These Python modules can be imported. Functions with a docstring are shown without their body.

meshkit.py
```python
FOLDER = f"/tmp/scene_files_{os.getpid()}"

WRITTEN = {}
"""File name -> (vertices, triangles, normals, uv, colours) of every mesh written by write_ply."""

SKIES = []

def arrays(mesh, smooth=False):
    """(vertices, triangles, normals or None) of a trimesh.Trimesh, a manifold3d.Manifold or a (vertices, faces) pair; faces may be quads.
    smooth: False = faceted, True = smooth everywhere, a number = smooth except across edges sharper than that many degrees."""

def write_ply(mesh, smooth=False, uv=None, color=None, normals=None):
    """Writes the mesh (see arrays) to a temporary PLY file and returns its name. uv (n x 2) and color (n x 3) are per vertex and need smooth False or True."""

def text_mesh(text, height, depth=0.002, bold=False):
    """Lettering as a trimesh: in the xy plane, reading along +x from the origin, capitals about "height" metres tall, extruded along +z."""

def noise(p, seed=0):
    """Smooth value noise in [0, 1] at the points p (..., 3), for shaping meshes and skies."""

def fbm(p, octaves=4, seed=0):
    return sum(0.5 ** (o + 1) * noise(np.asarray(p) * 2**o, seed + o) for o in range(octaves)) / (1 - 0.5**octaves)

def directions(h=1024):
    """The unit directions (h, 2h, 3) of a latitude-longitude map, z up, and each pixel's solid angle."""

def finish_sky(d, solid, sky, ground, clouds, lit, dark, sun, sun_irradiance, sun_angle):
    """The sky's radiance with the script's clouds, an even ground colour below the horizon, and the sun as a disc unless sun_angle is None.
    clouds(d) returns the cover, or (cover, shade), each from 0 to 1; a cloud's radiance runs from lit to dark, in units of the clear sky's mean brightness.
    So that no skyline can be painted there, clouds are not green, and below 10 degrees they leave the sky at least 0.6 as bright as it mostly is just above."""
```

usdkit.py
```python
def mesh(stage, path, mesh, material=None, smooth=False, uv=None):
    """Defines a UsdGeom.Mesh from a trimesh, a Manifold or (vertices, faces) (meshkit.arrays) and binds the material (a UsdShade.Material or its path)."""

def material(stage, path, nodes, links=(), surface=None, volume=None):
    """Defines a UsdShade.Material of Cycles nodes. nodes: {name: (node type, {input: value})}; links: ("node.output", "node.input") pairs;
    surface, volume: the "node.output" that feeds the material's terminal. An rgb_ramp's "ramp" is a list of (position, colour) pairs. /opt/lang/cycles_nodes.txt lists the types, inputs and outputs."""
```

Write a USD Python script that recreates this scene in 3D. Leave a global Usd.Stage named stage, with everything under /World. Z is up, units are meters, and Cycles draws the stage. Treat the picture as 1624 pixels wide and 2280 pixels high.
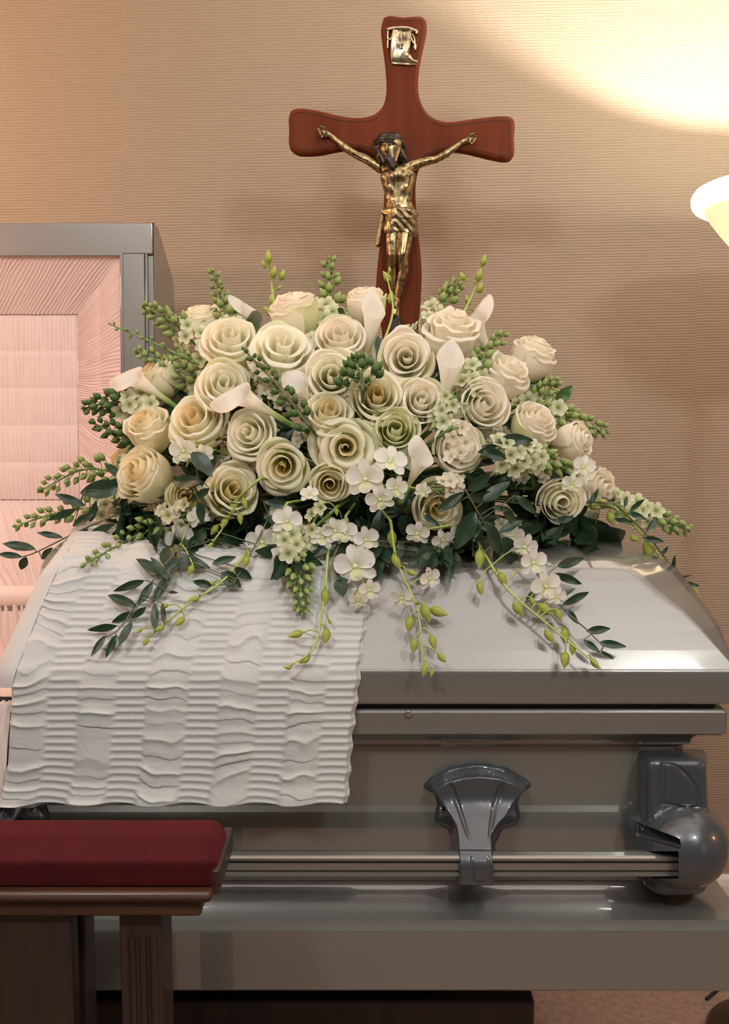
import math, random
import numpy as np, trimesh, manifold3d, usdkit, meshkit
from scipy.spatial import Delaunay
from shapely.geometry import Polygon, Point, LineString
import shapely
from pxr import Usd, UsdGeom, UsdLux, UsdShade, Gf, Sdf

# ------------------------------------------------------------------ camera, lights, exposure
stage = Usd.Stage.CreateInMemory()
world = UsdGeom.Xform.Define(stage, '/World')
stage.SetDefaultPrim(world.GetPrim())
W_PX, H_PX, F_PX = 1624, 2280, 2280.0
PITCH, CAM_Z = math.radians(6.0), 1.3
cam = UsdGeom.Camera.Define(stage, '/World/camera')
cam.CreateFocalLengthAttr(35.0)
cam.CreateHorizontalApertureAttr(35.0 * W_PX / F_PX)
cam.CreateVerticalApertureAttr(35.0 * H_PX / F_PX)
cam.AddTranslateOp().Set(Gf.Vec3d(0, 0, CAM_Z))
cam.AddRotateXOp().Set(90.0 - math.degrees(PITCH))
cam.CreateExposureAttr(0.0)
CF = np.array([0, math.cos(PITCH), -math.sin(PITCH)]); CU = np.array([0, math.sin(PITCH), math.cos(PITCH)]); CR = np.array([1.0, 0, 0])
CP = np.array([0, 0, CAM_Z])

def rect_light(name, loc, rot, w, h, color, power):
    l = UsdLux.RectLight.Define(stage, '/World/' + name)
    l.CreateWidthAttr(w); l.CreateHeightAttr(h); l.CreateColorAttr(Gf.Vec3f(*color)); l.CreateIntensityAttr(power)
    l.AddTranslateOp().Set(Gf.Vec3d(*loc)); l.AddRotateXYZOp().Set(Gf.Vec3f(*rot))
def sphere_light(name, loc, r, color, power):
    l = UsdLux.SphereLight.Define(stage, '/World/' + name)
    l.CreateRadiusAttr(r); l.CreateColorAttr(Gf.Vec3f(*color)); l.CreateIntensityAttr(power)
    l.AddTranslateOp().Set(Gf.Vec3d(*loc))

rect_light('ceiling_light', (0.1, 0.1, 2.60), (0, 0, 0), 3.0, 2.0, (1.0, 0.87, 0.875), 1.35)
rect_light('daylight_window', (2.4, -1.6, 1.5), (0, 90, 0), 1.2, 1.4, (0.78, 0.89, 1.0), 0.55)
def down_light(name, loc, aim, r, color, power):
    l = UsdLux.DiskLight.Define(stage, '/World/' + name)
    l.CreateRadiusAttr(r); l.CreateColorAttr(Gf.Vec3f(*color)); l.CreateIntensityAttr(power)
    d = np.array(aim, float) - np.array(loc, float); d /= np.linalg.norm(d)
    q = Gf.Rotation(Gf.Vec3d(0, 0, -1), Gf.Vec3d(*d)).GetQuat()
    l.AddTranslateOp().Set(Gf.Vec3d(*loc)); l.AddOrientOp().Set(Gf.Quatf(q))
down_light('recessed_downlight', (1.05, -0.45, 2.58), (0.1, 1.55, 1.2), 0.16, (0.99, 1.0, 0.945), 96)
down_light('recessed_downlight_001', (-0.75, -0.35, 2.58), (-0.1, 1.55, 1.2), 0.16, (0.99, 1.0, 0.945), 96)
for i in range(6):                                            # bulbs of a chandelier behind the camera
    a = i * math.pi / 3 + 0.3
    sphere_light('chandelier_bulb_%03d' % i, (0.75 + 0.32 * math.cos(a), -0.7 + 0.32 * math.sin(a), 2.15), 0.012, (0.95, 0.95, 0.95), 150)
sphere_light('pink_bulb', (-1.25, 1.35, 1.75), 0.05, (1.0, 0.50, 0.40), 190)      # pink torchiere bulb left of the frame
sphere_light('amber_bulb', (-1.55, 2.12, 2.02), 0.05, (1.0, 0.62, 0.28), 210)      # bulb of the other torchiere, left of the frame
sphere_light('votive_lamp', (1.55, 1.02, 1.22), 0.06, (1.0, 0.36, 0.14), 45)      # small red-amber lamp right of the frame
LAMP = np.array([0.85, 1.98, 0.0])
sphere_light('torchiere_bulb', (LAMP[0], LAMP[1], 1.545), 0.020, (1.0, 0.92, 0.82), 8000)

# ------------------------------------------------------------------ helpers
def ray(px, py):
    return CF + (px - W_PX / 2) / F_PX * CR + (H_PX / 2 - py) / F_PX * CU
def P(px, py, Y):
    d = ray(px, py); return CP + d * (Y / d[1])
def proj(p):
    q = np.asarray(p, float) - CP; z = q @ CF
    return np.stack([W_PX / 2 + F_PX * (q @ CR) / z, H_PX / 2 - F_PX * (q @ CU) / z], -1)
def sz(px, Y):
    return px * Y / F_PX
def nrm(v):
    v = np.asarray(v, float); return v / (np.linalg.norm(v) + 1e-12)

LOOKS = '/World/Looks'
used = {}
def numbered(parent, name):
    k = (parent, name); n = used.get(k, 0); used[k] = n + 1
    return f'{parent}/{name}' if n == 0 else f'{parent}/{name}_{n:03d}'
LOC = {}
def tag(prim, label=None, cat=None, group=None, kind=None):
    for k, v in (('label', label), ('category', cat), ('group', group), ('kind', kind)):
        if v: prim.SetCustomDataByKey(k, v)
    return prim
def thing(name, label, cat, loc=(0, 0, 0), group=None, kind=None):
    path = numbered('/World', name)
    x = UsdGeom.Xform.Define(stage, path); x.AddTranslateOp().Set(Gf.Vec3d(*map(float, loc)))
    LOC[path] = np.array(loc, float)
    tag(x.GetPrim(), label, cat, group, kind)
    return path
def part(name, mesh, mat, parent, smooth=30, uv=None, label=None, kind=None):
    path = numbered(parent, name)
    root = '/'.join(path.split('/')[:3])
    if hasattr(mesh, 'to_mesh'):
        m = mesh.to_mesh(); mesh = (np.array(m.vert_properties[:, :3]), np.array(m.tri_verts))
    elif isinstance(mesh, trimesh.Trimesh):
        mesh = (np.array(mesh.vertices), np.array(mesh.faces))
    v = np.asarray(mesh[0], float) - LOC[root]
    m = usdkit.mesh(stage, path, (v, mesh[1]), mat, smooth=smooth, uv=uv)
    tag(m.GetPrim(), label, None, None, kind)
    return path
def solo(name, mesh, mat, label, cat, group=None, kind=None, smooth=30):
    path = numbered('/World', name); LOC[path] = np.zeros(3)
    m = usdkit.mesh(stage, path, mesh if not isinstance(mesh, trimesh.Trimesh) else (np.array(mesh.vertices), np.array(mesh.faces)), mat, smooth=smooth)
    tag(m.GetPrim(), label, cat, group, kind)
    return path

_gf = {}
def gridfaces(nu, nv, wrap=False):
    key = (nu, nv, wrap)
    if key not in _gf:
        n2 = nv if wrap else nv - 1
        i, j = np.meshgrid(np.arange(nu - 1), np.arange(n2), indexing='ij'); j2 = (j + 1) % nv
        q = np.stack([i * nv + j, (i + 1) * nv + j, (i + 1) * nv + j2, i * nv + j2], -1).reshape(-1, 4)
        _gf[key] = np.vstack([q[:, [0, 1, 2]], q[:, [0, 2, 3]]])
    return _gf[key]
def frame(axis, ref=None):
    a = nrm(axis)
    r = np.array([0, 0, 1.0]) if ref is None else np.asarray(ref, float)
    if abs(nrm(r) @ a) > 0.95: r = np.array([1.0, 0.1, 0])
    x = nrm(np.cross(r, a)); y = np.cross(a, x)
    return np.stack([x, y, a], 1)                              # columns
def relax(tm, iterations, limit=0.006):
    v0 = np.array(tm.vertices); trimesh.smoothing.filter_taubin(tm, iterations=iterations)
    bad = np.linalg.norm(tm.vertices - v0, axis=1) > limit
    v = np.array(tm.vertices); v[bad | ~np.isfinite(v).all(1)] = v0[bad | ~np.isfinite(v).all(1)]; tm.vertices = v
def tube(pts, rad, sides=7, cap=True):
    p = np.asarray(pts, float); n = len(p)
    rad = np.broadcast_to(np.asarray(rad, float), (n,))
    t = np.gradient(p, axis=0); t /= np.linalg.norm(t, axis=1, keepdims=True) + 1e-12
    a = np.zeros_like(p); ref = np.array([0, 0, 1.0]) if abs(t[0, 2]) < 0.9 else np.array([1.0, 0, 0])
    a[0] = nrm(np.cross(t[0], ref))
    for i in range(1, n): a[i] = nrm(a[i - 1] - t[i] * (a[i - 1] @ t[i]))
    b = np.cross(t, a); ang = np.arange(sides) * 2 * np.pi / sides
    v = p[:, None] + rad[:, None, None] * (np.cos(ang)[None, :, None] * a[:, None] + np.sin(ang)[None, :, None] * b[:, None])
    v = v.reshape(-1, 3); f = gridfaces(n, sides, True)
    if cap:
        v = np.vstack([v, p[:1], p[-1:]]); k = np.arange(sides); k2 = (k + 1) % sides
        f = np.vstack([f, np.stack([np.full(sides, n * sides), k, k2], 1), np.stack([np.full(sides, n * sides + 1), (n - 1) * sides + k2, (n - 1) * sides + k], 1)])
    return v, f
def curve(pts, n=24):
    """Smooth curve through points (Catmull-Rom)."""
    p = np.asarray(pts, float)
    if len(p) == 2: return p[0] + (p[1] - p[0]) * np.linspace(0, 1, n)[:, None]
    q = np.vstack([2 * p[0] - p[1], p, 2 * p[-1] - p[-2]])
    out = []
    for u in np.linspace(0, len(p) - 1 - 1e-9, n):
        i = int(u); t = u - i; a, b, c, d = q[i:i + 4]
        out.append(0.5 * (2 * b + (c - a) * t + (2 * a - 5 * b + 4 * c - d) * t * t + (3 * b - a - 3 * c + d) * t ** 3))
    return np.array(out)
def join(*ms):
    vs, fs, n = [], [], 0
    for v, f in ms:
        vs.append(np.asarray(v)); fs.append(np.asarray(f) + n); n += len(v)
    return np.vstack(vs), np.vstack(fs)
def box(x0, x1, y0, y1, z0, z1, r=0.004):
    """A box with rounded edges."""
    r = min(r, abs(x1 - x0) / 2.01, abs(y1 - y0) / 2.01, abs(z1 - z0) / 2.01)
    c = []
    s = trimesh.creation.icosphere(1, r)
    pts = np.vstack([s.vertices + np.array([x, y, z]) for x in (x0 + r, x1 - r) for y in (y0 + r, y1 - r) for z in (z0 + r, z1 - r)])
    m = manifold3d.Manifold.hull_points(pts.astype(np.float32)).to_mesh()
    return np.array(m.vert_properties[:, :3]), np.array(m.tri_verts)
def lathe(profile, centre=(0, 0, 0), n=48):
    pr = np.asarray(profile, float); a = np.arange(n) * 2 * np.pi / n
    v = np.stack([pr[:, 0:1] * np.cos(a), pr[:, 0:1] * np.sin(a), np.repeat(pr[:, 1:2], n, 1)], -1).reshape(-1, 3) + np.array(centre)
    f = gridfaces(len(pr), n, True)
    return v, f[:, ::-1]
def extrude_x(profile, x0, x1, n=2):
    """Closed (y,z) profile extruded along x with end caps."""
    poly = Polygon(profile)
    m = trimesh.creation.extrude_polygon(poly, x1 - x0, engine='earcut')
    v = np.array(m.vertices); f = np.array(m.faces)
    return np.stack([v[:, 2] + x0, v[:, 0], v[:, 1]], 1), f
def relief(poly, height, step, back=0.0):
    """A solid over a flat outline: front z = height(x, y, distance to edge), walls, flat back."""
    poly = poly.simplify(step * 0.05)
    L = poly.length; bd = np.array([poly.exterior.interpolate(s).coords[0] for s in np.arange(0, L, step * 0.8)])
    x0, y0, x1, y1 = poly.bounds
    gx, gy = np.meshgrid(np.arange(x0, x1, step), np.arange(y0, y1, step)); gx = gx + (np.arange(gx.shape[0]) % 2)[:, None] * step / 2
    g = np.stack([gx.ravel(), gy.ravel()], 1)
    inner = shapely.contains_xy(poly.buffer(-step * 0.55), g[:, 0], g[:, 1])
    g = g[inner]; pts = np.vstack([bd, g])
    tri = Delaunay(pts).simplices
    c = pts[tri].mean(1); tri = tri[shapely.contains_xy(poly, c[:, 0], c[:, 1])]
    o = pts[tri]; area = np.cross(o[:, 1] - o[:, 0], o[:, 2] - o[:, 0])
    tri = np.where(area[:, None] < 0, tri[:, ::-1], tri); tri = tri[np.abs(area) > 1e-12]
    dist = shapely.distance(shapely.points(pts), poly.exterior)
    z = height(pts[:, 0], pts[:, 1], dist)
    nb, n = len(bd), len(pts)
    v = np.vstack([np.c_[pts, z], np.c_[bd, np.full(nb, back)]])
    k = np.arange(nb); k2 = (k + 1) % nb
    ccw = Polygon(bd).exterior.is_ccw
    w = np.vstack([np.stack([k, k + n, k2], 1), np.stack([k2, k + n, k2 + n], 1)])
    if not ccw: w = w[:, ::-1]
    bt = Delaunay(bd).simplices; cb = bd[bt].mean(1); bt = bt[shapely.contains_xy(poly, cb[:, 0], cb[:, 1])]
    ob = bd[bt]; ar = np.cross(ob[:, 1] - ob[:, 0], ob[:, 2] - ob[:, 0])
    bt = np.where(ar[:, None] > 0, bt[:, ::-1], bt) + n
    return v, np.vstack([tri, w, bt])
def facing(vf, Y):
    """Relief built in (x, height) with z out of the page, put at depth Y facing the camera side (-y)."""
    v, f = vf
    return np.stack([v[:, 0], Y - v[:, 2], v[:, 1]], 1), f
def smooth01(x, a, b):
    t = np.clip((x - a) / (b - a), 0, 1); return t * t * (3 - 2 * t)

# ------------------------------------------------------------------ materials
def mat(name, nodes, links, surface='p.BSDF'):
    return usdkit.material(stage, f'{LOOKS}/{name}', nodes, links, surface=surface)
def plain(name, col, rough=0.5, metallic=0.0, **kw):
    return mat(name, {'p': ('principled_bsdf', {'base_color': col, 'roughness': rough, 'metallic': metallic, **kw})}, [])
def noisy(name, a, b, scale, rough=0.5, metallic=0.0, bump=0.0, stretch=(1, 1, 1), detail=4, bdist=0.002, **kw):
    nodes = {'g': ('geometry', {}), 'm': ('mapping', {'scale': stretch}), 'n': ('noise_texture', {'scale': scale, 'detail': detail}),
             'r': ('rgb_ramp', {'ramp': [(0.3, a), (0.7, b)]}), 'p': ('principled_bsdf', {'roughness': rough, 'metallic': metallic, **kw})}
    links = [('g.position', 'm.vector'), ('m.vector', 'n.vector'), ('n.fac', 'r.fac'), ('r.color', 'p.base_color')]
    if bump:
        nodes['b'] = ('bump', {'strength': bump, 'distance': bdist}); links += [('n.fac', 'b.height'), ('b.normal', 'p.normal')]
    return mat(name, nodes, links)

def wall_mat(name, dphase):
    per = 0.0066
    nodes = {'g': ('geometry', {}), 'rot': ('mapping', {'rotation': (0, math.radians(1.1), 0)}),
             's': ('separate_xyz', {}),
             'mp': ('mapping', {'scale': (7, 7, 130)}), 'n': ('noise_texture', {'scale': 1.0, 'detail': 3}),
             'nm': ('math', {'math_type': 'multiply_add', 'value2': 2.6, 'value3': dphase}),
             'ph': ('math', {'math_type': 'multiply_add', 'value2': 2 * math.pi / per}),
             'sn': ('math', {'math_type': 'sine'}),
             'mp2': ('mapping', {'scale': (90, 90, 320)}), 'n2': ('noise_texture', {'scale': 1.0, 'detail': 2}),
             'h': ('math', {'math_type': 'multiply_add', 'value2': 0.5, 'value3': 0.5}),
             'h2': ('math', {'math_type': 'multiply_add', 'value2': 0.9}),
             'r': ('rgb_ramp', {'ramp': [(0.0, (0.21, 0.15, 0.098)), (0.35, (0.335, 0.262, 0.185)), (1.0, (0.39, 0.31, 0.223))]}),
             'b': ('bump', {'strength': 0.5, 'distance': 0.0016}), 'hs': ('math', {'math_type': 'multiply', 'value2': 0.62}),
             'p': ('principled_bsdf', {'roughness': 0.62, 'specular_ior_level': 0.35, 'sheen_weight': 0.08})}
    links = [('g.position', 'rot.vector'), ('rot.vector', 's.vector'), ('rot.vector', 'mp.vector'), ('mp.vector', 'n.vector'),
             ('n.fac', 'nm.value1'), ('s.z', 'ph.value1'), ('nm.value', 'ph.value3'), ('ph.value', 'sn.value1'), ('sn.value', 'h.value1'),
             ('rot.vector', 'mp2.vector'), ('mp2.vector', 'n2.vector'), ('n2.fac', 'h2.value1'), ('h.value', 'h2.value3'),
             ('h2.value', 'hs.value1'), ('hs.value', 'r.fac'), ('hs.value', 'b.height'), ('b.normal', 'p.normal'), ('r.color', 'p.base_color')]
    return mat(name, nodes, links)
M = {}
M['wall0'] = wall_mat('wallpaper_ribbed_a', 0.0); M['wall1'] = wall_mat('wallpaper_ribbed_b', 2.1)
M['plaster'] = noisy('plaster_tan', (0.30, 0.27, 0.23), (0.34, 0.31, 0.26), 6, 0.8)
M['ceiling'] = plain('ceiling_paint', (0.74, 0.70, 0.66), 0.9)
M['carpet'] = noisy('carpet_brown', (0.26, 0.17, 0.125), (0.38, 0.26, 0.20), 60, 0.95, bump=0.4, bdist=0.004)
M['white_paint'] = plain('white_trim_paint', (0.78, 0.75, 0.68), 0.4)
def paint_mat(name, col, rough=0.34, metallic=0.6, coat=0.6, flake=0.03, cior=1.75):
    nodes = {'g': ('geometry', {}), 'n': ('noise_texture', {'scale': 900, 'detail': 1}), 'r': ('rgb_ramp', {'ramp': [(0.3, tuple(c * (1 - flake) for c in col)), (0.7, tuple(c * (1 + flake) for c in col))]}),
             'p': ('principled_bsdf', {'roughness': rough, 'metallic': metallic, 'coat_weight': coat, 'coat_roughness': 0.04, 'coat_ior': cior})}
    return mat(name, nodes, [('g.position', 'n.vector'), ('n.fac', 'r.fac'), ('r.color', 'p.base_color')])
M['casket'] = paint_mat('casket_metal_paint', (0.180, 0.184, 0.167), 0.40, 0.45, 1.0)
M['casket_dark'] = plain('casket_gap_gasket', (0.02, 0.02, 0.022), 0.7)
M['hardware'] = paint_mat('handle_slate_paint', (0.050, 0.060, 0.068), 0.30, 0.2, 0.6, 0.03, 1.5)
M['bar'] = paint_mat('bar_brushed_paint', (0.26, 0.265, 0.235), 0.35, 0.7, 0.3)
M['screw'] = plain('screw_steel', (0.6, 0.6, 0.6), 0.15, 1.0)
def cloth_mat(name, col, rough=0.6, transl=0.12):
    nodes = {'g': ('geometry', {}), 'n': ('noise_texture', {'scale': 500, 'detail': 2}), 'b': ('bump', {'strength': 0.15, 'distance': 0.0006}),
             'p': ('principled_bsdf', {'base_color': col, 'roughness': rough, 'sheen_weight': 0.25, 'specular_ior_level': 0.35}), 't': ('translucent_bsdf', {'color': col}), 'x': ('mix_closure', {'fac': transl})}
    return mat(name, nodes, [('g.position', 'n.vector'), ('n.fac', 'b.height'), ('b.normal', 'p.normal'), ('p.BSDF', 'x.closure1'), ('t.BSDF', 'x.closure2')], 'x.closure')
M['cloth_white'] = cloth_mat('satin_crepe_white', (0.52, 0.54, 0.52))
M['cloth_pink'] = cloth_mat('crepe_pink', (0.84, 0.70, 0.64))
M['velvet'] = noisy('velvet_red', (0.030, 0.0018, 0.0032), (0.048, 0.0026, 0.0046), 40, 0.85, sheen_weight=0.14, sheen_tint=(0.9, 0.12, 0.14), specular_ior_level=0.15, bump=0.1)
def wood_mat(name, a, b, c, rough=0.35, stretch=(40, 40, 3), coat=0.2, spec=0.5):
    nodes = {'g': ('geometry', {}), 'm': ('mapping', {'scale': stretch}), 'n': ('noise_texture', {'scale': 1.0, 'detail': 5, 'distortion': 0.6}),
             'r': ('rgb_ramp', {'ramp': [(0.25, a), (0.5, b), (0.75, c)]}), 'b': ('bump', {'strength': 0.12, 'distance': 0.001}),
             'p': ('principled_bsdf', {'roughness': rough, 'coat_weight': coat, 'coat_roughness': 0.15, 'specular_ior_level': spec})}
    return mat(name, nodes, [('g.position', 'm.vector'), ('m.vector', 'n.vector'), ('n.fac', 'r.fac'), ('r.color', 'p.base_color'), ('n.fac', 'b.height'), ('b.normal', 'p.normal')])
M['cross_wood'] = wood_mat('cross_mahogany', (0.085, 0.016, 0.005), (0.12, 0.025, 0.007), (0.155, 0.035, 0.010), 0.6, (30, 30, 3), 0.0, 0.12)
M['groove'] = plain('groove_stain', (0.02, 0.008, 0.006), 0.6)
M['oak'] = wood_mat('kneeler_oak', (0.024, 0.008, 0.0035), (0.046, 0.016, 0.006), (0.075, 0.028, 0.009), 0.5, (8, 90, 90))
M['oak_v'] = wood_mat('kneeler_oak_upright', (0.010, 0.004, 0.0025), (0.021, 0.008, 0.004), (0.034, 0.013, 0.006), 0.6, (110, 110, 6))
M['bier'] = wood_mat('bier_dark_wood', (0.012, 0.008, 0.006), (0.022, 0.014, 0.010), (0.03, 0.02, 0.014), 0.6)
def brass_mat(name, light, mid, dark, rough, scale=130):
    nodes = {'g': ('geometry', {}), 'n': ('noise_texture', {'scale': scale, 'detail': 4, 'roughness': 0.6}), 'r': ('rgb_ramp', {'ramp': [(0.34, dark), (0.5, mid), (0.66, light)]}),
             'p': ('principled_bsdf', {'roughness': rough, 'metallic': 1.0})}
    return mat(name, nodes, [('g.position', 'n.vector'), ('n.fac', 'r.fac'), ('r.color', 'p.base_color')])
M['brass'] = brass_mat('antique_brass', (0.46, 0.36, 0.19), (0.31, 0.235, 0.12), (0.07, 0.055, 0.038), 0.32)
M['brass_dark'] = brass_mat('patina_brass', (0.13, 0.11, 0.09), (0.07, 0.06, 0.052), (0.04, 0.035, 0.03), 0.4)
M['brass_cloth'] = brass_mat('antique_brass_cloth', (0.48, 0.38, 0.22), (0.32, 0.25, 0.14), (0.08, 0.06, 0.04), 0.34)
M['pewter'] = brass_mat('scroll_pale_brass', (0.62, 0.55, 0.38), (0.5, 0.43, 0.28), (0.22, 0.18, 0.12), 0.3)

def petal_mat(name, stops, rough=0.5, transl=0.48, coord='v', coat=0.0):
    """Colour runs along the petal (st.v: base to rim)."""
    nodes = {'uv': ('texture_coordinate', {}), 's': ('separate_xyz', {}), 'r': ('rgb_ramp', {'ramp': stops}),
             'p': ('principled_bsdf', {'roughness': rough, 'specular_ior_level': 0.35, 'coat_weight': coat, 'coat_roughness': 0.25}), 't': ('translucent_bsdf', {}), 'x': ('mix_closure', {'fac': transl})}
    return mat(name, nodes, [('uv.UV', 's.vector'), ('s.y' if coord == 'v' else 's.x', 'r.fac'), ('r.color', 'p.base_color'), ('r.color', 't.color'), ('p.BSDF', 'x.closure1'), ('t.BSDF', 'x.closure2')], 'x.closure')
M['rose_a'] = petal_mat('rose_petal_ivory', [(0, (0.62, 0.66, 0.34)), (0.35, (0.90, 0.88, 0.70)), (0.75, (0.95, 0.93, 0.77)), (1, (0.96, 0.94, 0.80))])
M['rose_b'] = petal_mat('rose_petal_cream', [(0, (0.55, 0.62, 0.28)), (0.4, (0.90, 0.87, 0.64)), (0.8, (0.94, 0.91, 0.71)), (1, (0.95, 0.92, 0.75))])
M['rose_c'] = petal_mat('rose_petal_blush', [(0, (0.62, 0.66, 0.36)), (0.35, (0.92, 0.88, 0.74)), (0.75, (0.95, 0.91, 0.78)), (1, (0.96, 0.91, 0.81))])
M['rose_heart'] = petal_mat('rose_petal_heart', [(0, (0.60, 0.55, 0.25)), (0.5, (0.84, 0.72, 0.40)), (1, (0.88, 0.78, 0.52))])
M['rose_g'] = petal_mat('rose_petal_green', [(0, (0.50, 0.62, 0.22)), (0.5, (0.78, 0.80, 0.48)), (1, (0.86, 0.85, 0.62))])
M['calla'] = petal_mat('calla_spathe', [(0, (0.42, 0.55, 0.12)), (0.22, (0.72, 0.76, 0.42)), (0.45, (0.88, 0.87, 0.77)), (1, (0.92, 0.89, 0.81))], 0.42)
M['orchid'] = petal_mat('orchid_petal', [(0, (0.75, 0.80, 0.48)), (0.35, (0.90, 0.89, 0.81)), (1, (0.93, 0.92, 0.87))], 0.45)
M['lip'] = petal_mat('orchid_lip', [(0, (0.62, 0.72, 0.25)), (0.5, (0.85, 0.86, 0.58)), (1, (0.92, 0.90, 0.80))], 0.45)
M['floret'] = petal_mat('larkspur_floret', [(0, (0.20, 0.26, 0.09)), (0.3, (0.58, 0.64, 0.34)), (0.7, (0.80, 0.81, 0.60)), (1, (0.84, 0.83, 0.66))])
M['floret_w'] = petal_mat('stock_floret', [(0, (0.46, 0.48, 0.24)), (0.3, (0.82, 0.78, 0.62)), (1, (0.90, 0.86, 0.74))])
M['bud'] = petal_mat('larkspur_bud', [(0, (0.20, 0.30, 0.08)), (0.6, (0.40, 0.50, 0.18)), (1, (0.56, 0.63, 0.32))])
M['bud_dark'] = petal_mat('larkspur_bud_dark', [(0, (0.07, 0.14, 0.04)), (0.6, (0.13, 0.24, 0.07)), (1, (0.22, 0.33, 0.12))])
M['obud'] = petal_mat('orchid_bud', [(0, (0.34, 0.45, 0.06)), (0.5, (0.52, 0.58, 0.14)), (1, (0.66, 0.70, 0.28))], 0.4)
M['spadix'] = plain('spadix_yellow', (0.75, 0.6, 0.12), 0.7)
M['stem'] = noisy('stem_green', (0.10, 0.20, 0.05), (0.19, 0.31, 0.09), 60, 0.5)
M['stem_lt'] = noisy('stem_lime', (0.28, 0.38, 0.08), (0.40, 0.48, 0.14), 60, 0.5)
M['stem_br'] = noisy('stem_brown_green', (0.08, 0.09, 0.04), (0.13, 0.13, 0.06), 60, 0.6)
def leaf_mat(name, a, b, transl=0.10, rough=0.36):
    nodes = {'uv': ('texture_coordinate', {}), 's': ('separate_xyz', {}), 'g': ('geometry', {}), 'n': ('noise_texture', {'scale': 45, 'detail': 3}),
             'r': ('rgb_ramp', {'ramp': [(0.3, a), (0.7, b)]}), 'w': ('math', {'math_type': 'sine'}), 'wv': ('math', {'math_type': 'multiply', 'value2': 70.0}), 'b': ('bump', {'strength': 0.12, 'distance': 0.0008}),
             'p': ('principled_bsdf', {'roughness': rough, 'specular_ior_level': 0.45}), 't': ('translucent_bsdf', {'color': tuple(min(1, c * 2.2) for c in b)}), 'x': ('mix_closure', {'fac': transl})}
    return mat(name, nodes, [('uv.UV', 's.vector'), ('g.position', 'n.vector'), ('n.fac', 'r.fac'), ('s.x', 'wv.value1'), ('wv.value', 'w.value1'), ('w.value', 'b.height'), ('b.normal', 'p.normal'), ('r.color', 'p.base_color'), ('p.BSDF', 'x.closure1'), ('t.BSDF', 'x.closure2')], 'x.closure')
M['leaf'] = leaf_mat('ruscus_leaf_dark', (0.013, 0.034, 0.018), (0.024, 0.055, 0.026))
M['leaf_mid'] = leaf_mat('leaf_green', (0.035, 0.10, 0.022), (0.06, 0.15, 0.035))
M['foam'] = noisy('floral_foam', (0.02, 0.05, 0.02), (0.035, 0.075, 0.03), 200, 0.95)
M['tray'] = plain('tray_dark_green', (0.02, 0.035, 0.02), 0.4)
M['pole_metal'] = plain('lamp_pole_bronze', (0.12, 0.08, 0.05), 0.35, 0.9)
M['bulb'] = mat('bulb_glass', {'p': ('principled_bsdf', {'base_color': (0.9, 0.9, 0.85), 'roughness': 0.3, 'emission_color': (1.0, 0.85, 0.6), 'emission_strength': 20.0})}, [])
M['shade'] = mat('alabaster_glass_shade', {'p': ('principled_bsdf', {'base_color': (0.9, 0.86, 0.78), 'roughness': 0.3, 'coat_weight': 0.3, 'emission_color': (1.0, 0.60, 0.26), 'emission_strength': 0.7}),
                 't': ('translucent_bsdf', {'color': (1.0, 0.86, 0.62)}), 'x': ('mix_closure', {'fac': 0.012})}, [('p.BSDF', 'x.closure1'), ('t.BSDF', 'x.closure2')], 'x.closure')
M['shade_lip'] = mat('alabaster_glass_lip', {'p': ('principled_bsdf', {'base_color': (0.9, 0.88, 0.82), 'roughness': 0.25, 'emission_color': (1.0, 0.88, 0.72), 'emission_strength': 1.6})}, [])
M['cord'] = plain('black_cord', (0.01, 0.01, 0.01), 0.5)

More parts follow.
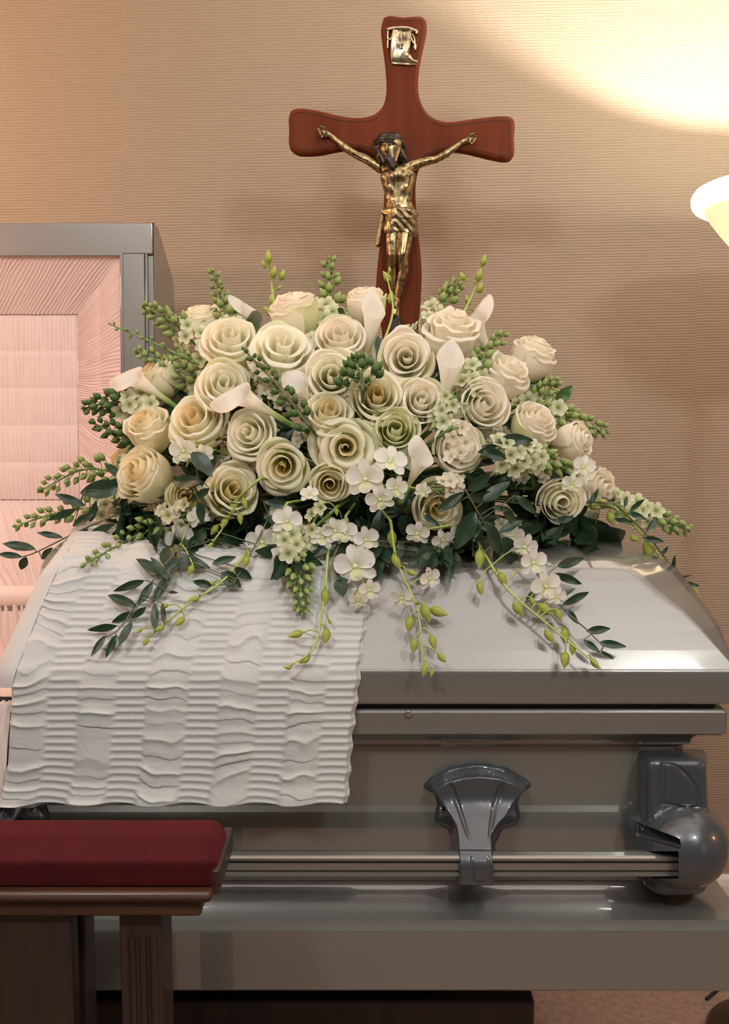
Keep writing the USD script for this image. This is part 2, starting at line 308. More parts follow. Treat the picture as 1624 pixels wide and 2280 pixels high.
# ------------------------------------------------------------------ room
WALL_Y = 2.5
def slab(x0, x1, y0, y1, z0, z1):
    m = trimesh.creation.box([x1 - x0, y1 - y0, z1 - z0]); m.apply_translation([(x0 + x1) / 2, (y0 + y1) / 2, (z0 + z1) / 2])
    return np.array(m.vertices), np.array(m.faces)
def struct(name, mesh, m, label, cat):
    return solo(name, mesh, m, label, cat, kind='structure', smooth=False)
struct('floor', slab(-3, 3, -3.5, 2.6, -0.1, 0), M['carpet'], 'brown carpeted floor under the casket', 'floor')
struct('ceiling', slab(-3, 3, -3.5, 2.6, 2.62, 2.72), M['ceiling'], 'pale plaster ceiling above the room', 'ceiling')
struct('wall_left', slab(-3.1, -3.0, -3.5, 2.6, 0, 2.62), M['plaster'], 'tan side wall on the left of the room', 'wall')
struct('wall_right', slab(3.0, 3.1, -3.5, 2.6, 0, 2.62), M['plaster'], 'tan side wall on the right of the room', 'wall')
struct('wall_front', slab(-3, 3, -3.6, -3.5, 0, 2.62), M['plaster'], 'tan wall behind the camera', 'wall')
wb = thing('wall_back', 'tan wall papered with fine horizontal ribs behind the crucifix', 'wall', (0, WALL_Y, 0), kind='structure')
part('plaster', slab(-3, 3, WALL_Y + 0.001, WALL_Y + 0.1, 0, 2.62), M['plaster'], wb, False)
edge = 0.80 - 0.686 * 6; k = 0
while edge < 3.0:
    a, b = max(edge, -3.0), min(edge + 0.686, 3.0)
    if b > a: part('wallpaper_strip', box(a, b, WALL_Y - 0.0012, WALL_Y + 0.001, 0.0, 2.62, 0.0002), M['wall%d' % (k % 2)], wb, False)
    edge += 0.686; k += 1
struct('baseboard_back', extrude_x([(WALL_Y - 0.016, 0), (WALL_Y, 0), (WALL_Y, 0.11), (WALL_Y - 0.006, 0.11), (WALL_Y - 0.012, 0.10), (WALL_Y - 0.016, 0.085)], -3, 3), M['white_paint'], 'white painted baseboard along the foot of the papered wall', 'baseboard')
# ------------------------------------------------------------------ casket
FY, BY, CXR, CXM, CXL = 1.30, 2.06, 0.483, -0.44, -1.56       # front, back, right end, division between the lids, left end
def zat(py, Y): return P(W_PX / 2, py, Y)[2]
ZL, ZLB = zat(1490, FY), zat(1568, FY)                        # foot lid: top of its skirt, bottom of its skirt
ZR, ZRB, ZCH = zat(1583, FY), zat(1640, FY), zat(1657, FY + 0.035)  # body rim: top, bottom of face, bottom of cove
ZB0, ZB1, ZB2 = zat(1958, 1.345), zat(2070, 1.275), zat(2207, 1.275) # base moulding: top, edge, bottom
casket = thing('casket', 'brushed silver grey metal casket with its head lid raised and pink shirred lining', 'casket', (-0.5, 1.68, ZB2))

def ring(levels, mats=None, chamfer=0.0):
    """Loft through rectangles (x0,x1,y0,y1,z) from the top down; corners cut by an eighth turn of 'c'."""
    vs = []
    for (x0, x1, y0, y1, z, c) in levels:
        vs.append([(x0 + c, y0, z), (x1 - c, y0, z), (x1, y0 + c, z), (x1, y1 - c, z), (x1 - c, y1, z), (x0 + c, y1, z), (x0, y1 - c, z), (x0, y0 + c, z)])
    return np.array(vs).reshape(-1, 3), gridfaces(len(levels), 8, True)
def capped(levels, top=True, bottom=True):
    v, f = ring(levels)
    n = len(levels)
    if top: f = np.vstack([f, [[0, i, i + 1] for i in range(1, 7)]])
    if bottom: o = (n - 1) * 8; f = np.vstack([f, [[o, o + i + 1, o + i] for i in range(1, 7)]])
    return v, f
# body shell with the open top: outer profile, inner wall
bi = 0.045                                                     # body wall stands this far inside the rim
cove = [(0.000, ZR - 0.003), (0.003, ZR), ]
prof = []
def lv(inset, z, c=0.004): return (CXL + inset, CXR - 0.008 - inset, FY + 0.002 + inset, BY - inset, z, c)
rim_levels = [lv(0.06, ZR - 0.01), lv(0.06, ZR), lv(0.003, ZR), lv(0.0, ZR - 0.003), lv(0.0, ZRB + 0.003), lv(0.003, ZRB)]
for t in np.linspace(0, 1, 6)[1:]: rim_levels.append(lv(0.003 + 0.030 * math.sin(t * math.pi / 2), ZRB + (ZCH - ZRB) * (1 - math.cos(t * math.pi / 2)), 0.008))
part('body_rim', ring(rim_levels), M['casket'], casket, 35)
body = [lv(0.033, ZCH, 0.012), lv(0.040, ZCH - 0.006, 0.016), lv(0.040, ZB0, 0.016)]
part('body_panel', ring(body), M['casket'], casket, 35)
bm = []
for t in np.linspace(0, 1, 9):                                 # concave flare, then a lip
    s = math.sin(t * math.pi / 2)
    bm.append(lv(0.042 - 0.062 * (1 - math.cos(t * math.pi / 2)) - 0.004 * t, ZB0 - (ZB0 - ZB1 - 0.012) * s, 0.016 - 0.010 * t))
bm += [lv(-0.026, ZB1 + 0.006, 0.006), lv(-0.029, ZB1, 0.006), lv(-0.030, ZB1 - 0.004, 0.006), lv(-0.030, ZB2 + 0.004, 0.006), lv(-0.026, ZB2, 0.006), lv(0.2, ZB2, 0.006)]
part('base_moulding', ring(bm), M['casket'], casket, 32)
part('body_floor', slab(CXL + 0.06, CXR - 0.07, FY + 0.06, BY - 0.06, ZB2 + 0.004, ZB2 + 0.02), M['casket'], casket, False)
part('lid_gasket', ring([lv(0.012, ZLB + 0.006), lv(0.012, ZR - 0.006)]), M['casket_dark'], casket, False, label='dark gasket line under the lid')
part('lid_stud', join(lathe([(0.0001, 0.003), (0.0035, 0.0026), (0.005, 0.001), (0.005, -0.002)], (0, 0, 0), 14), ), M['casket'], casket) if False else None
sv, sf = lathe([(0.0001, 0.003), (0.0038, 0.0024), (0.0052, 0.0008), (0.0052, -0.002)], (0, 0, 0), 14)
c = P(910, 1590, FY); part('rim_stud', (np.stack([sv[:, 0], -sv[:, 2], sv[:, 1]], 1) + c + np.array([0, 0.001, 0]), sf), M['casket'], casket, 40)

# foot lid: skirt and crowned panel with pulled corners; the left end is cut flat
CROWN = [(0.000, 0.0, 0.001, 0.0005, 0.001), (0.022, 0.0125, 0.020, 0.002, 0.030), (0.0448, 0.027, 0.041, 0.004, 0.060), (0.065, 0.0395, 0.062, 0.011, 0.095), (0.0894, 0.0545, 0.099, 0.024, 0.125),
         (0.108, 0.066, 0.120, 0.038, 0.140), (0.1203, 0.076, 0.138, 0.052, 0.155), (0.130, 0.093, 0.160, 0.080, 0.175), (0.138, 0.130, 0.195, 0.13, 0.205), (0.145, 0.200, 0.250, 0.22, 0.25), (0.149, 0.300, 0.330, 0.32, 0.32)]
CROWN = [tuple(np.interp(z, [q[0] for q in CROWN], [q[i] for q in CROWN]) if i else z for i in range(5)) for z in sorted(set([q[0] for q in CROWN] + list(np.linspace(0, 0.149, 28))))]
def crown_loop(z, b, aA, aB, bB):
    d = BY - FY
    m = []
    front = [(CXM, FY + b), (CXR - aA, FY + b)]
    facet = [(CXR - aA + (aA - aB) * t, FY + b + (bB - b) * t) for t in (0, 0.25, 0.5, 0.75, 1)]
    back = [(x, FY + BY - y) for x, y in facet[::-1]]
    pts = front[:1] + facet + back + [(CXM, BY - b)]
    return [(x, y, ZL + z) for x, y in pts]
sk = [(-0.0, ZL), ]
loops = [crown_loop(*q) for q in CROWN][::-1]
nL = len(loops[0])
v = np.array(loops).reshape(-1, 3); f = gridfaces(len(loops), nL, True)
f = np.vstack([f, [[0, i, i + 1] for i in range(1, nL - 1)]])
fl = part('foot_lid', (v, f), M['casket'], casket, 24, label='closed glossy foot lid under the flowers')
def lsk(inset, z): return (CXM, CXR + 0.003 - inset, FY - 0.002 + inset, BY - inset, z, 0.005)
part('lid_skirt', ring([lsk(0.004, ZL + 0.001), lsk(0.001, ZL - 0.001), lsk(0.0, ZL - 0.005), lsk(0.0, ZLB + 0.004), lsk(0.003, ZLB), lsk(0.05, ZLB)]), M['casket'], fl, 40)

# interior: back and end lining, mattress
def patch(c00, c10, c11, c01, nu, nv, fn, flip=False):
    """Bilinear cloth patch with relief fn(u, v) along its normal."""
    c00, c10, c11, c01 = map(lambda q: np.asarray(q, float), (c00, c10, c11, c01))
    u, v = np.meshgrid(np.linspace(0, 1, nu), np.linspace(0, 1, nv), indexing='ij')
    p = ((1 - u) * (1 - v))[..., None] * c00 + (u * (1 - v))[..., None] * c10 + (u * v)[..., None] * c11 + ((1 - u) * v)[..., None] * c01
    n = nrm(np.cross(c10 - c00, c01 - c00)) * (-1 if flip else 1)
    p = p + fn(u, v)[..., None] * n
    return p.reshape(-1, 3), gridfaces(nu, nv)
def gathers(nfold, amp, seed, rows=0, drift=0.25):
    """Folds running along v, nfold of them across u; rows of stitching pinch them."""
    def fn(u, v):
        w = meshkit.noise(np.stack([u * nfold * 0.35, v * 3.0 + seed, np.full_like(u, seed * 1.7)], -1)) - 0.5
        ph = u * nfold + drift * 6 * w
        fold = 0.5 - 0.5 * np.cos(2 * np.pi * ph)
        a2 = meshkit.noise(np.stack([np.floor(ph) * 0.731 + 7, v * (rows or 2) * 1.0, np.full_like(u, seed + 3.3)], -1))
        h = amp * fold ** 1.3 * (0.35 + 0.9 * a2)
        if rows:
            q = np.abs(((v * rows) % 1) - 0.5) * 2          # 1 at the stitch rows
            h = h * (1 - 0.65 * q ** 8) + amp * 0.7 * (1 - q ** 2) * (0.6 + 0.5 * meshkit.noise(np.stack([u * nfold * 0.22, np.floor(v * rows) * 3.1, np.full_like(u, seed + 9.0)], -1)))
        return h
    return fn
lx0, lx1 = CXL + 0.05, CXM + 0.03
part('lining_back', patch((lx0, BY - 0.05, ZR + 0.028), (lx1, BY - 0.05, ZR + 0.028), (lx1, BY - 0.085, ZR - 0.20), (lx0, BY - 0.085, ZR - 0.20), 700, 60, gathers(95, 0.006, 4, 2), True), M['cloth_pink'], casket, True)
part('lining_roll', tube(np.stack([np.linspace(lx0, lx1, 60), np.full(60, BY - 0.045), np.full(60, ZR + 0.016)], 1), 0.022, 14), M['cloth_pink'], casket, True)
part('mattress', box(lx0, lx1 + 0.4, FY + 0.07, BY - 0.09, ZR - 0.26, ZR - 0.15, 0.03), M['cloth_pink'], casket, True)
part('lining_front', patch((lx0, FY + 0.055, ZR - 0.0), (lx1, FY + 0.055, ZR - 0.0), (lx1, FY + 0.08, ZR - 0.2), (lx0, FY + 0.08, ZR - 0.2), 300, 20, gathers(60, 0.004, 8, 2)), M['cloth_pink'], casket, True)

# head lid, raised: coordinates w up from the hinge, d behind the plane
LEAN = math.radians(3.5)
HX0, HX1 = CXL, -0.424; DS = 1.30
ZH = ZR + 0.004
ZTOP = P(200, 495, BY + 0.04)[2]
HW = (ZTOP - ZH) / math.cos(LEAN)
LU, LD = np.array([0, math.sin(LEAN), math.cos(LEAN)]), np.array([0, math.cos(LEAN), -math.sin(LEAN)])
def LP(x, w, d): return np.array([x, BY, ZH]) + w * LU + d * LD
def lid_map(v): return np.stack([LP(a, b, c) for a, b, c in v])
skd = ZL - ZLB
pr = [(0, skd)] + [(q[1] * 1.0, skd + DS * q[0]) for q in CROWN] ; pr = [(w, d) for w, d in pr]
outer = [(0.0, 0.0)] + pr + [(HW - w, d) for w, d in pr[::-1]] + [(HW, 0.0)]
# outer skin (open at the front), flat cut end at HX1 with a return
o = np.array(outer); n = len(o)
sk_v = np.vstack([np.c_[np.full(n, HX0), o], np.c_[np.full(n, HX1), o]])
kk = np.arange(n - 1)
skin_f = np.vstack([np.stack([kk, kk + n, kk + 1], 1), np.stack([kk + 1, kk + n, kk + 1 + n], 1)])
inn = np.array([(np.clip(w, 0.055, HW - 0.055), max(d - 0.05, 0.0)) for w, d in outer])
hl = part('head_lid', (lid_map(sk_v), skin_f), M['casket'], casket, 24, label='raised head lid')
# gable end: band between outer profile and inner profile
gb = np.vstack([np.c_[np.full(n, HX1), o], [[HX1, HW / 2, 0.0]]])
part('end_gable', (lid_map(gb), np.stack([kk, kk + 1, np.full(n - 1, n)], 1)), M['casket'], hl, False)
OXR = P(270, 565, BY + 0.04)[0]; OWT = HW - (495 - 565) * -1 * BY / F_PX * 1.0; OWB = 0.006
def lbox(x0, x1, w0, w1, d0, d1, r=0.003):
    v, f = box(x0, x1, w0, w1, d0, d1, r); return lid_map(v), f
def fbar(x0, x1, w0, w1, d0=-0.004, d1=0.03): return lbox(x0, x1, w0, w1, d0, d1)
part('lid_frame_rail', fbar(HX0, HX1 - 0.001, OWT, HW - 0.0), M['casket'], hl, 40)
part('lid_frame_rail', lbox(HX0, HX1 - 0.016, 0.0, 0.02, 0.012, 0.03), M['casket'], hl, 40)
part('lid_frame_stile', fbar(OXR, HX1 - 0.018, OWB - 0.002, OWT + 0.002), M['casket'], hl, 40)
part('header_flange', lbox(HX1 - 0.014, HX1 - 0.001, 0.02, HW - 0.012, 0.004, 0.05, 0.002), M['casket'], hl, 40)
part('header_flange', lbox(HX1 - 0.017, HX1 - 0.0125, 0.02, HW - 0.05, -0.003, 0.02, 0.001), M['casket'], hl, 40)
part('frame_backing', lbox(HX0, HX1 - 0.012, OWT + 0.01, HW - 0.006, 0.02, 0.03), M['casket'], hl, 40)
part('frame_backing', lbox(OXR + 0.01, HX1 - 0.008, 0.0, HW - 0.01, 0.02, 0.03), M['casket'], hl, 40)
part('lid_frame_bead', lbox(HX0, OXR + 0.004, OWT - 0.004, OWT + 0.003, -0.006, 0.01, 0.002), M['casket'], hl, 40)
part('lid_frame_bead', lbox(OXR - 0.003, OXR + 0.004, OWB, OWT, -0.006, 0.01, 0.002), M['casket'], hl, 40)
IXR = P(168, 700, BY + 0.12)[0]
def wz(py, d):                                                # height on the lid of a pixel row at depth d
    lo, hi = 0.0, HW
    for _ in range(40):
        m_ = (lo + hi) / 2
        if proj(LP(-0.6, m_, d))[1] > py: lo = m_
        else: hi = m_
    return lo
IWT, IWB = wz(700, 0.105), wz(1112, 0.105)
DI = 0.105
part('lining_panel', patch(LP(HX0, IWT, DI), LP(IXR, IWT, DI), LP(IXR, IWB, DI), LP(HX0, IWB, DI), 640, 160, gathers(110, 0.0042, 1, 5, 0.2), True), M['cloth_pink'], hl, True)
part('lining_top', patch(LP(HX0, OWT, 0.004), LP(OXR, OWT, 0.004), LP(IXR, IWT, DI - 0.004), LP(HX0, IWT, DI - 0.004), 640, 60, gathers(120, 0.0022, 2, 0, 0.22), True), M['cloth_pink'], hl, True)
part('lining_side', patch(LP(OXR, OWT, 0.004), LP(OXR, OWB, 0.004), LP(IXR, IWB, DI - 0.004), LP(IXR, IWT, DI - 0.004), 500, 60, gathers(80, 0.0035, 3, 2, 0.2), True), M['cloth_pink'], hl, True)
part('lining_bottom', patch(LP(HX0, IWB, DI + 0.004), LP(IXR, IWB, DI + 0.004), LP(OXR, OWB, 0.0), LP(HX0, OWB, 0.0), 640, 60, gathers(62, 0.005, 5, 2, 0.4), True), M['cloth_pink'], hl, True)

# hardware: bar, lugs and the corner ear
BARY = 1.262
zb1, zb0 = zat(1899, BARY), zat(1951, BARY)
h = zb1 - zb0
prof = []
for t, dy in ((0.0, 0.004), (0.04, -0.004), (0.12, -0.008), (0.22, -0.008), (0.27, -0.002), (0.32, -0.002), (0.35, -0.006), (0.62, -0.006), (0.66, -0.001), (0.70, -0.001), (0.74, -0.007), (0.88, -0.009), (0.96, -0.005), (1.0, 0.003)):
    prof.append((BARY + dy, zb0 + h * t))
prof += [(BARY + 0.018, zb1 - 0.004), (BARY + 0.018, zb0 + 0.004)]
bar = part('carrying_bar', extrude_x(prof, -1.35, P(1509, 1925, BARY)[0]), M['bar'], casket, False, label='ribbed grey carrying bar')
def cr(cx, cy): return (750 + 0.5382 * cx, 1450 + 0.5382 * cy)   # pixel of a point measured on an enlargement
def lug(dx_px, name='lug'):
    LY = 1.30
    def dep(b, k): return 1.335 - k * (0.010 + 0.078 * smooth01(b, 620, 830))
    def to(pts, k=1.0): return Polygon([tuple(P(*cr(a, b), dep(b, k))[[0, 2]]) for a, b in pts]).buffer(0)
    plate = [(360, 562), (385, 532), (440, 500), (470, 482), (500, 478), (540, 470), (585, 467), (630, 470), (670, 478), (700, 484), (735, 505), (785, 532), (811, 560), (800, 574), (765, 597), (752, 640), (762, 672), (764, 700), (750, 722), (725, 735), (690, 745), (668, 790), (657, 830), (660, 955), (642, 980), (503, 980), (486, 955), (492, 830), (480, 790), (462, 745), (440, 733), (415, 722), (406, 700), (408, 672), (418, 640), (405, 597), (368, 578)]
    fan = [(385, 560), (440, 520), (510, 498), (585, 490), (665, 498), (735, 522), (788, 560), (735, 612), (700, 668), (678, 730), (660, 800), (662, 985), (496, 985), (496, 800), (484, 730), (460, 668), (420, 610)]
    th = thing_lug = numbered_parent = casket
    dx = dx_px * 1.29 / F_PX
    def sh(vf): v, f = vf; v = v.copy(); v[:, 0] += dx; return v, f
    pp, pf = to([q if q[1] < 800 else (q[0], 800 + (q[1] - 800) * .2) for q in plate], 0.0), to(fan)
    cx = P(*cr(580, 700), 1.30)[0]
    z0, z1 = P(*cr(580, 985), dep(985, 1))[2], P(*cr(580, 490), dep(490, 1))[2]
    def h1(x, y, d): return 0.004 + 0.006 * np.sqrt(np.clip(1 - (1 - np.clip(d / 0.008, 0, 1)) ** 2, 0, 1))
    def h2(x, y, d):
        t = (y - z0) / (z1 - z0)
        base = 0.026 + 0.066 * (1 - smooth01(t, 0.20, 0.80)) + 0.004 * smooth01(t, 0.5, 0.95)
        e = np.sqrt(np.clip(1 - (1 - np.clip(d / 0.005, 0, 1)) ** 2, 0, 1))
        fanw = (x - cx) / (0.010 + 0.058 * np.clip(t - 0.3, 0, 1) * 1.35)
        ribs = -0.0035 * np.exp(-((np.abs(fanw) - 0.62) / 0.08) ** 2) * smooth01(t, 0.38, 0.5) * smooth01(-t, -0.93, -0.85)
        mid = 0.0008 * np.exp(-(fanw / 0.4) ** 2) * smooth01(t, 0.38, 0.55)
        seat = -0.003 * np.exp(-((t - 0.345) / 0.012) ** 2)
        slot = -0.002 * smooth01(-np.abs(x - cx), -0.014, -0.011) * smooth01(-np.abs(t - 0.19), -0.14, -0.12) + 0.002 * smooth01(-np.abs(x - cx), -0.010, -0.008) * smooth01(-np.abs(t - 0.19), -0.12, -0.105)
        return 0.006 + base * e + ribs + mid + seat + slot
    lp = part(name, facing(sh(relief(pp, h1, 0.0035)), 1.345), M['hardware'], casket, 50, label='dark fan shaped handle lug')
    part('fan_boss', facing(sh(relief(pf, h2, 0.0017)), 1.345), M['hardware'], lp, 50)
    for a in (442, 722):
        q = P(*cr(a, 698), LY); v, f = lathe([(0.0001, 0.0042), (0.003, 0.0035), (0.0046, 0.0015), (0.0048, -0.002)], (0, 0, 0), 14)
        v = np.stack([v[:, 0], -v[:, 2], v[:, 1]], 1) + np.array([q[0] + dx, 1.345 - 0.009, q[2]])
        part('screw', (v, f), M['screw'], lp, 40)
lug(0); lug(-1133)
# corner ear: upper housing and bulbous socket around the corner
def px3(px, py, Y): return P(px, py, Y)
def sph(c, r, n=2):
    s = trimesh.creation.icosphere(n, 1.0); return s.vertices * np.asarray(r) + np.asarray(c)
def hull(*ps): return manifold3d.Manifold.hull_points(np.vstack(ps).astype(np.float32))
EY = 1.29
cs = [px3(x, y, 1.345 if b else 1.285) for b in (0, 1) for x, y in ((1452, 1700), (1560, 1700), (1452, 1850), (1572, 1850))]
c0 = [px3(1432, 1680, 1.345), px3(1562, 1678, 1.345), px3(1432, 1850, 1.345), px3(1562, 1850, 1.36)]
up = hull(*[sph(c, 0.010) for c in (px3(1455, 1705, 1.305), px3(1555, 1705, 1.31), px3(1452, 1850, 1.295), px3(1560, 1850, 1.30))], *[sph(c, 0.008) for c in (px3(1432, 1682, 1.345), px3(1560, 1680, 1.35), px3(1432, 1850, 1.345), px3(1568, 1850, 1.37))])
low = hull(sph(px3(1525, 1885, 1.285), (0.056, 0.052, 0.053), 3), sph(px3(1420, 1845, 1.325), (0.018, 0.018, 0.022)), sph(px3(1440, 1935, 1.33), (0.018, 0.018, 0.016)), sph(px3(1540, 1880, 1.345), (0.05, 0.05, 0.055)))
neck = hull(sph(px3(1455, 1800, 1.30), 0.010), sph(px3(1560, 1800, 1.305), 0.010), sph(px3(1560, 1800, 1.36), 0.010), sph(px3(1520, 1885, 1.295), (0.048, 0.044, 0.040), 3), sph(px3(1440, 1850, 1.33), 0.018))
toe = hull(sph(px3(1480, 1955, 1.305), (0.03, 0.028, 0.02)), sph(px3(1540, 1955, 1.31), (0.022, 0.025, 0.02)))
ear = (up + low + toe + neck)
ear = ear.refine_to_length(0.004)
mm = ear.to_mesh(); tm = trimesh.Trimesh(np.array(mm.vert_properties[:, :3]), np.array(mm.tri_verts))
relax(tm, 60, 0.02)
earM = manifold3d.Manifold(manifold3d.Mesh(tm.vertices.astype(np.float32), tm.faces.astype(np.uint32)))
e_y = lambda px, py: 1.2
slot = hull(*[sph(px3(*q), 0.004) for q in ((1420, 1838, 1.21), (1420, 1856, 1.21), (1508, 1872, 1.2), (1510, 1882, 1.2), (1420, 1838, 1.303), (1420, 1856, 1.303), (1508, 1872, 1.262), (1510, 1882, 1.262))])
mouth = hull(*[sph(px3(*q), 0.002) for q in ((1380, 1899, 1.15), (1380, 1952, 1.15), (1508, 1899, 1.15), (1508, 1952, 1.15), (1380, 1899, 1.285), (1380, 1952, 1.285), (1508, 1899, 1.285), (1508, 1952, 1.285))])
leafcut = manifold3d.Manifold()
def groove_path(pts, Yf, r):
    g = manifold3d.Manifold(); yy = lambda q: Yf + 0.0020 + 0.004 * (q[0] - 1476) / 80 - 0.0085 * (q[1] - 1697) / 105
    for a, b in zip(pts[:-1], pts[1:]):
        A, B = px3(*a, yy(a)), px3(*b, yy(b)); g = g + hull(sph(A, r), sph(B, r))
    return g
cut = slot + mouth
if True:
    Yf = 1.2925
    arc = [(1476, 1697), (1500, 1702), (1522, 1718), (1540, 1738), (1551, 1758), (1556, 1780), (1557, 1796), (1530, 1802), (1500, 1793), (1477, 1790), (1476, 1697)]
    cut = cut + groove_path(arc, Yf + 0.0015, 0.0036)
earM2 = earM - cut
ep = part('corner_ear', earM2, M['hardware'], casket, 40, label='dark rounded corner casting holding the bar end')
q = px3(1432, 1844, 1.303); v, f = lathe([(0.0001, 0.005), (0.003, 0.004), (0.0045, 0.0015), (0.0046, -0.002)], (0, 0, 0), 14)
part('screw', (np.stack([v[:, 0], -v[:, 2], v[:, 1]], 1) + q + np.array([0, 0.0, 0]), f), M['screw'], ep, 40)

# ------------------------------------------------------------------ white overlay cloth over the foot lid
off = 0.007
path = [(FY + 0.36, ZL + 0.150)] + [(FY + q[1], ZL + q[0]) for q in CROWN[::-1] if q[1] < 0.34] + [(FY - 0.004, ZL - 0.004)]
zbot = zat(1792, FY - 0.012)
path += [(FY - 0.006, ZL - 0.03), (FY - 0.010, ZL - 0.10), (FY - 0.014, zbot)]
path = np.array(path)
seg = np.r_[0, np.cumsum(np.linalg.norm(np.diff(path, axis=0), axis=1))]
NV, NU = 620, 250
sv_ = np.linspace(0, seg[-1], NV)
pY, pZ = np.interp(sv_, seg, path[:, 0]), np.interp(sv_, seg, path[:, 1])
from scipy.ndimage import gaussian_filter1d
pY, pZ = gaussian_filter1d(pY, 5, mode='nearest'), gaussian_filter1d(pZ, 5, mode='nearest')
tY, tZ = np.gradient(pY), np.gradient(pZ); L_ = np.hypot(tY, tZ); nY, nZ = tZ / L_, -tY / L_
prow = proj(np.stack([np.zeros(NV), pY, pZ], 1))[:, 1]
def xedge(py_list, px_list): 
    pxs = np.interp(prow, py_list, px_list); return np.array([P(a, b, y)[0] for a, b, y in zip(pxs, prow, pY)])
xl = xedge([1150, 1220, 1272, 1364, 1511, 1600, 1700, 1785], [196, 162, 130, 89, 31, 27, 21, 4])
xr = xedge([1150, 1230, 1340, 1430, 1490, 1560, 1640, 1720, 1795], [842, 838, 827, 812, 804, 796, 786, 780, 774])
U = np.linspace(0, 1, NU)
wid = (xr - xl).mean()
uu, vv = np.meshgrid(U * wid, sv_, indexing='ij')
RC = np.array([0.150, 0.345, 0.555, 0.755, 0.950]) * wid; RW = 0.0170   # centres of the tight smocked columns
RIB = 0.0101
dcol = np.min(np.abs(uu[..., None] - RC), -1)
wr = 1 - smooth01(dcol, RW * 0.82, RW * 1.12)
ph = vv / RIB + 0.12 * meshkit.noise(np.stack([uu * 25, vv * 14, 0 * uu], -1))
rs = np.abs(np.sin(np.pi * ph))
ribs = 0.0019 * (1 - rs ** 1.3)
colid = np.searchsorted(RC, uu.ravel()).reshape(uu.shape)
warp = meshkit.noise(np.stack([uu * 12 + colid * 9.1, vv * 16, 2.0 + 0 * uu], -1)) - 0.5
warp2 = meshkit.noise(np.stack([uu * 50 + colid * 3.7, vv * 30, 5.0 + 0 * uu], -1)) - 0.5
phase2 = vv / (RIB * 3.5) + 1.1 * warp + 0.30 * warp2 + colid * 0.37
fr = phase2 % 1
crest = np.exp(-(np.abs(fr - 0.5) / 0.11) ** 1.2) + 0.35 * smooth01(fr, 0.5, 0.95) * (fr > 0.5)
amp = 0.15 + 1.15 * meshkit.noise(np.stack([np.floor(phase2) * 1.9, colid * 5.3 + uu * 14, 1.0 + 0 * uu], -1))
puff = 0.0046 * crest * amp
belly = 0.0036 * (1 - (1 - np.clip((dcol - RW) / (0.022), 0, 1)) ** 2)
fine = 0.0005 * meshkit.fbm(np.stack([uu * 200, vv * 300, 0 * uu], -1), 3)
mixp = smooth01(dcol, RW * 0.85, RW * 1.5)
hgt = ribs * (1 - mixp) + mixp * (puff + belly) + 0.0003 * mixp * np.sin(2 * np.pi * (ph / 1.6 + warp * 2)) * (1 - crest) + fine
endp = smooth01(vv, seg[-1] - 0.035, seg[-1] - 0.004)
hgt = hgt + 0.006 * endp * (0.4 + 0.6 * mixp)
edge_r = smooth01(uu, wid * 0.965, wid)
xs = xl[None, :] + (xr - xl)[None, :] * U[:, None]
xs = xs + edge_r * 0.0014 * np.sin(2 * np.pi * vv / (RIB * 2.9) + 2 * warp)
Yc = pY[None, :] + (off + hgt) * nY[None, :]; Zc = pZ[None, :] + (off + hgt) * nZ[None, :]
roll = smooth01(vv, seg[-1] - 0.006, seg[-1]); Yc = Yc + 0.012 * roll; Zc = Zc + roll * 0.004 * np.cos(uu / wid * 2 * np.pi * 4.8) * 1.0
Yc = Yc + 0.010 * smooth01(uu, wid * 0.985, wid) + 0.006 * (1 - smooth01(uu, 0, wid * 0.012))
scal = smooth01(vv, seg[-1] - 0.10, seg[-1])
Zc = Zc - scal * 0.0022 * np.cos((uu / wid - 0.135) / 0.2 * 2 * np.pi) * -1.0
cl = thing('overlay_cloth', 'white smocked overlay cloth draped over the closed foot lid and down its front', 'cloth', (-0.22, FY, zbot))
part('smocked_panel', (np.stack([xs, Yc, Zc], -1).reshape(-1, 3), gridfaces(NU, NV)[:, ::-1]), M['cloth_white'], cl, True)
hx = xedge([1150, 1204, 1281, 1471, 1520, 1560], [175, 148, 89, 2, -2, -6])
sel = prow < 1530
hv = []
for i in np.where(sel)[0][::4]:
    for t in np.linspace(0, 1, 8):
        x = xl[i] + 0.003 + (hx[i] - xl[i] - 0.003) * t
        d_ = off + 0.004 - 0.010 * t ** 2
        hv.append((x, pY[i] + d_ * nY[i], pZ[i] + d_ * nZ[i]))
nh = len(np.where(sel)[0][::4])
part('hem_band', (np.array(hv), gridfaces(nh, 8)), M['cloth_white'], cl, True, label='plain flat hem along the open side')
# pink skirt of the lining hung out beside it
gx0, gx1 = -0.85, P(30, 1600, FY)[0]
gv = patch((gx0, FY + 0.05, ZR + 0.012), (gx1, FY + 0.05, ZR + 0.012), (gx1, FY - 0.004, ZR + 0.010), (gx0, FY - 0.004, ZR + 0.010), 260, 12, gathers(42, 0.003, 6), False)
gw = patch((gx0, FY - 0.004, ZR + 0.012), (gx1, FY - 0.004, ZR + 0.012), (gx1 - 0.012, FY - 0.012, zbot), (gx0, FY - 0.012, zbot), 260, 60, gathers(42, 0.006, 6), True)
sk = thing('lining_skirt', 'pale pink gathered cloth hanging over the casket front at the far left', 'cloth', (gx0, FY, zbot))
part('skirt_top', gv, M['cloth_pink'], sk, True); part('skirt_drop', gw, M['cloth_pink'], sk, True)

# ------------------------------------------------------------------ bier
bx_ = thing('bier', 'dark stained stepped bier under the casket', 'bier', (-0.5, 1.7, 0))
part('top_block', box(-1.35, P(999, 2230, 1.50)[0], 1.50, 1.92, 0.30, ZB2 + 0.001, 0.006), M['bier'], bx_)
part('plinth', box(-1.42, P(1192, 2230, 1.46)[0], 1.46, 1.96, 0.0, P(1192, 2227, 1.46)[2], 0.006), M['bier'], bx_)

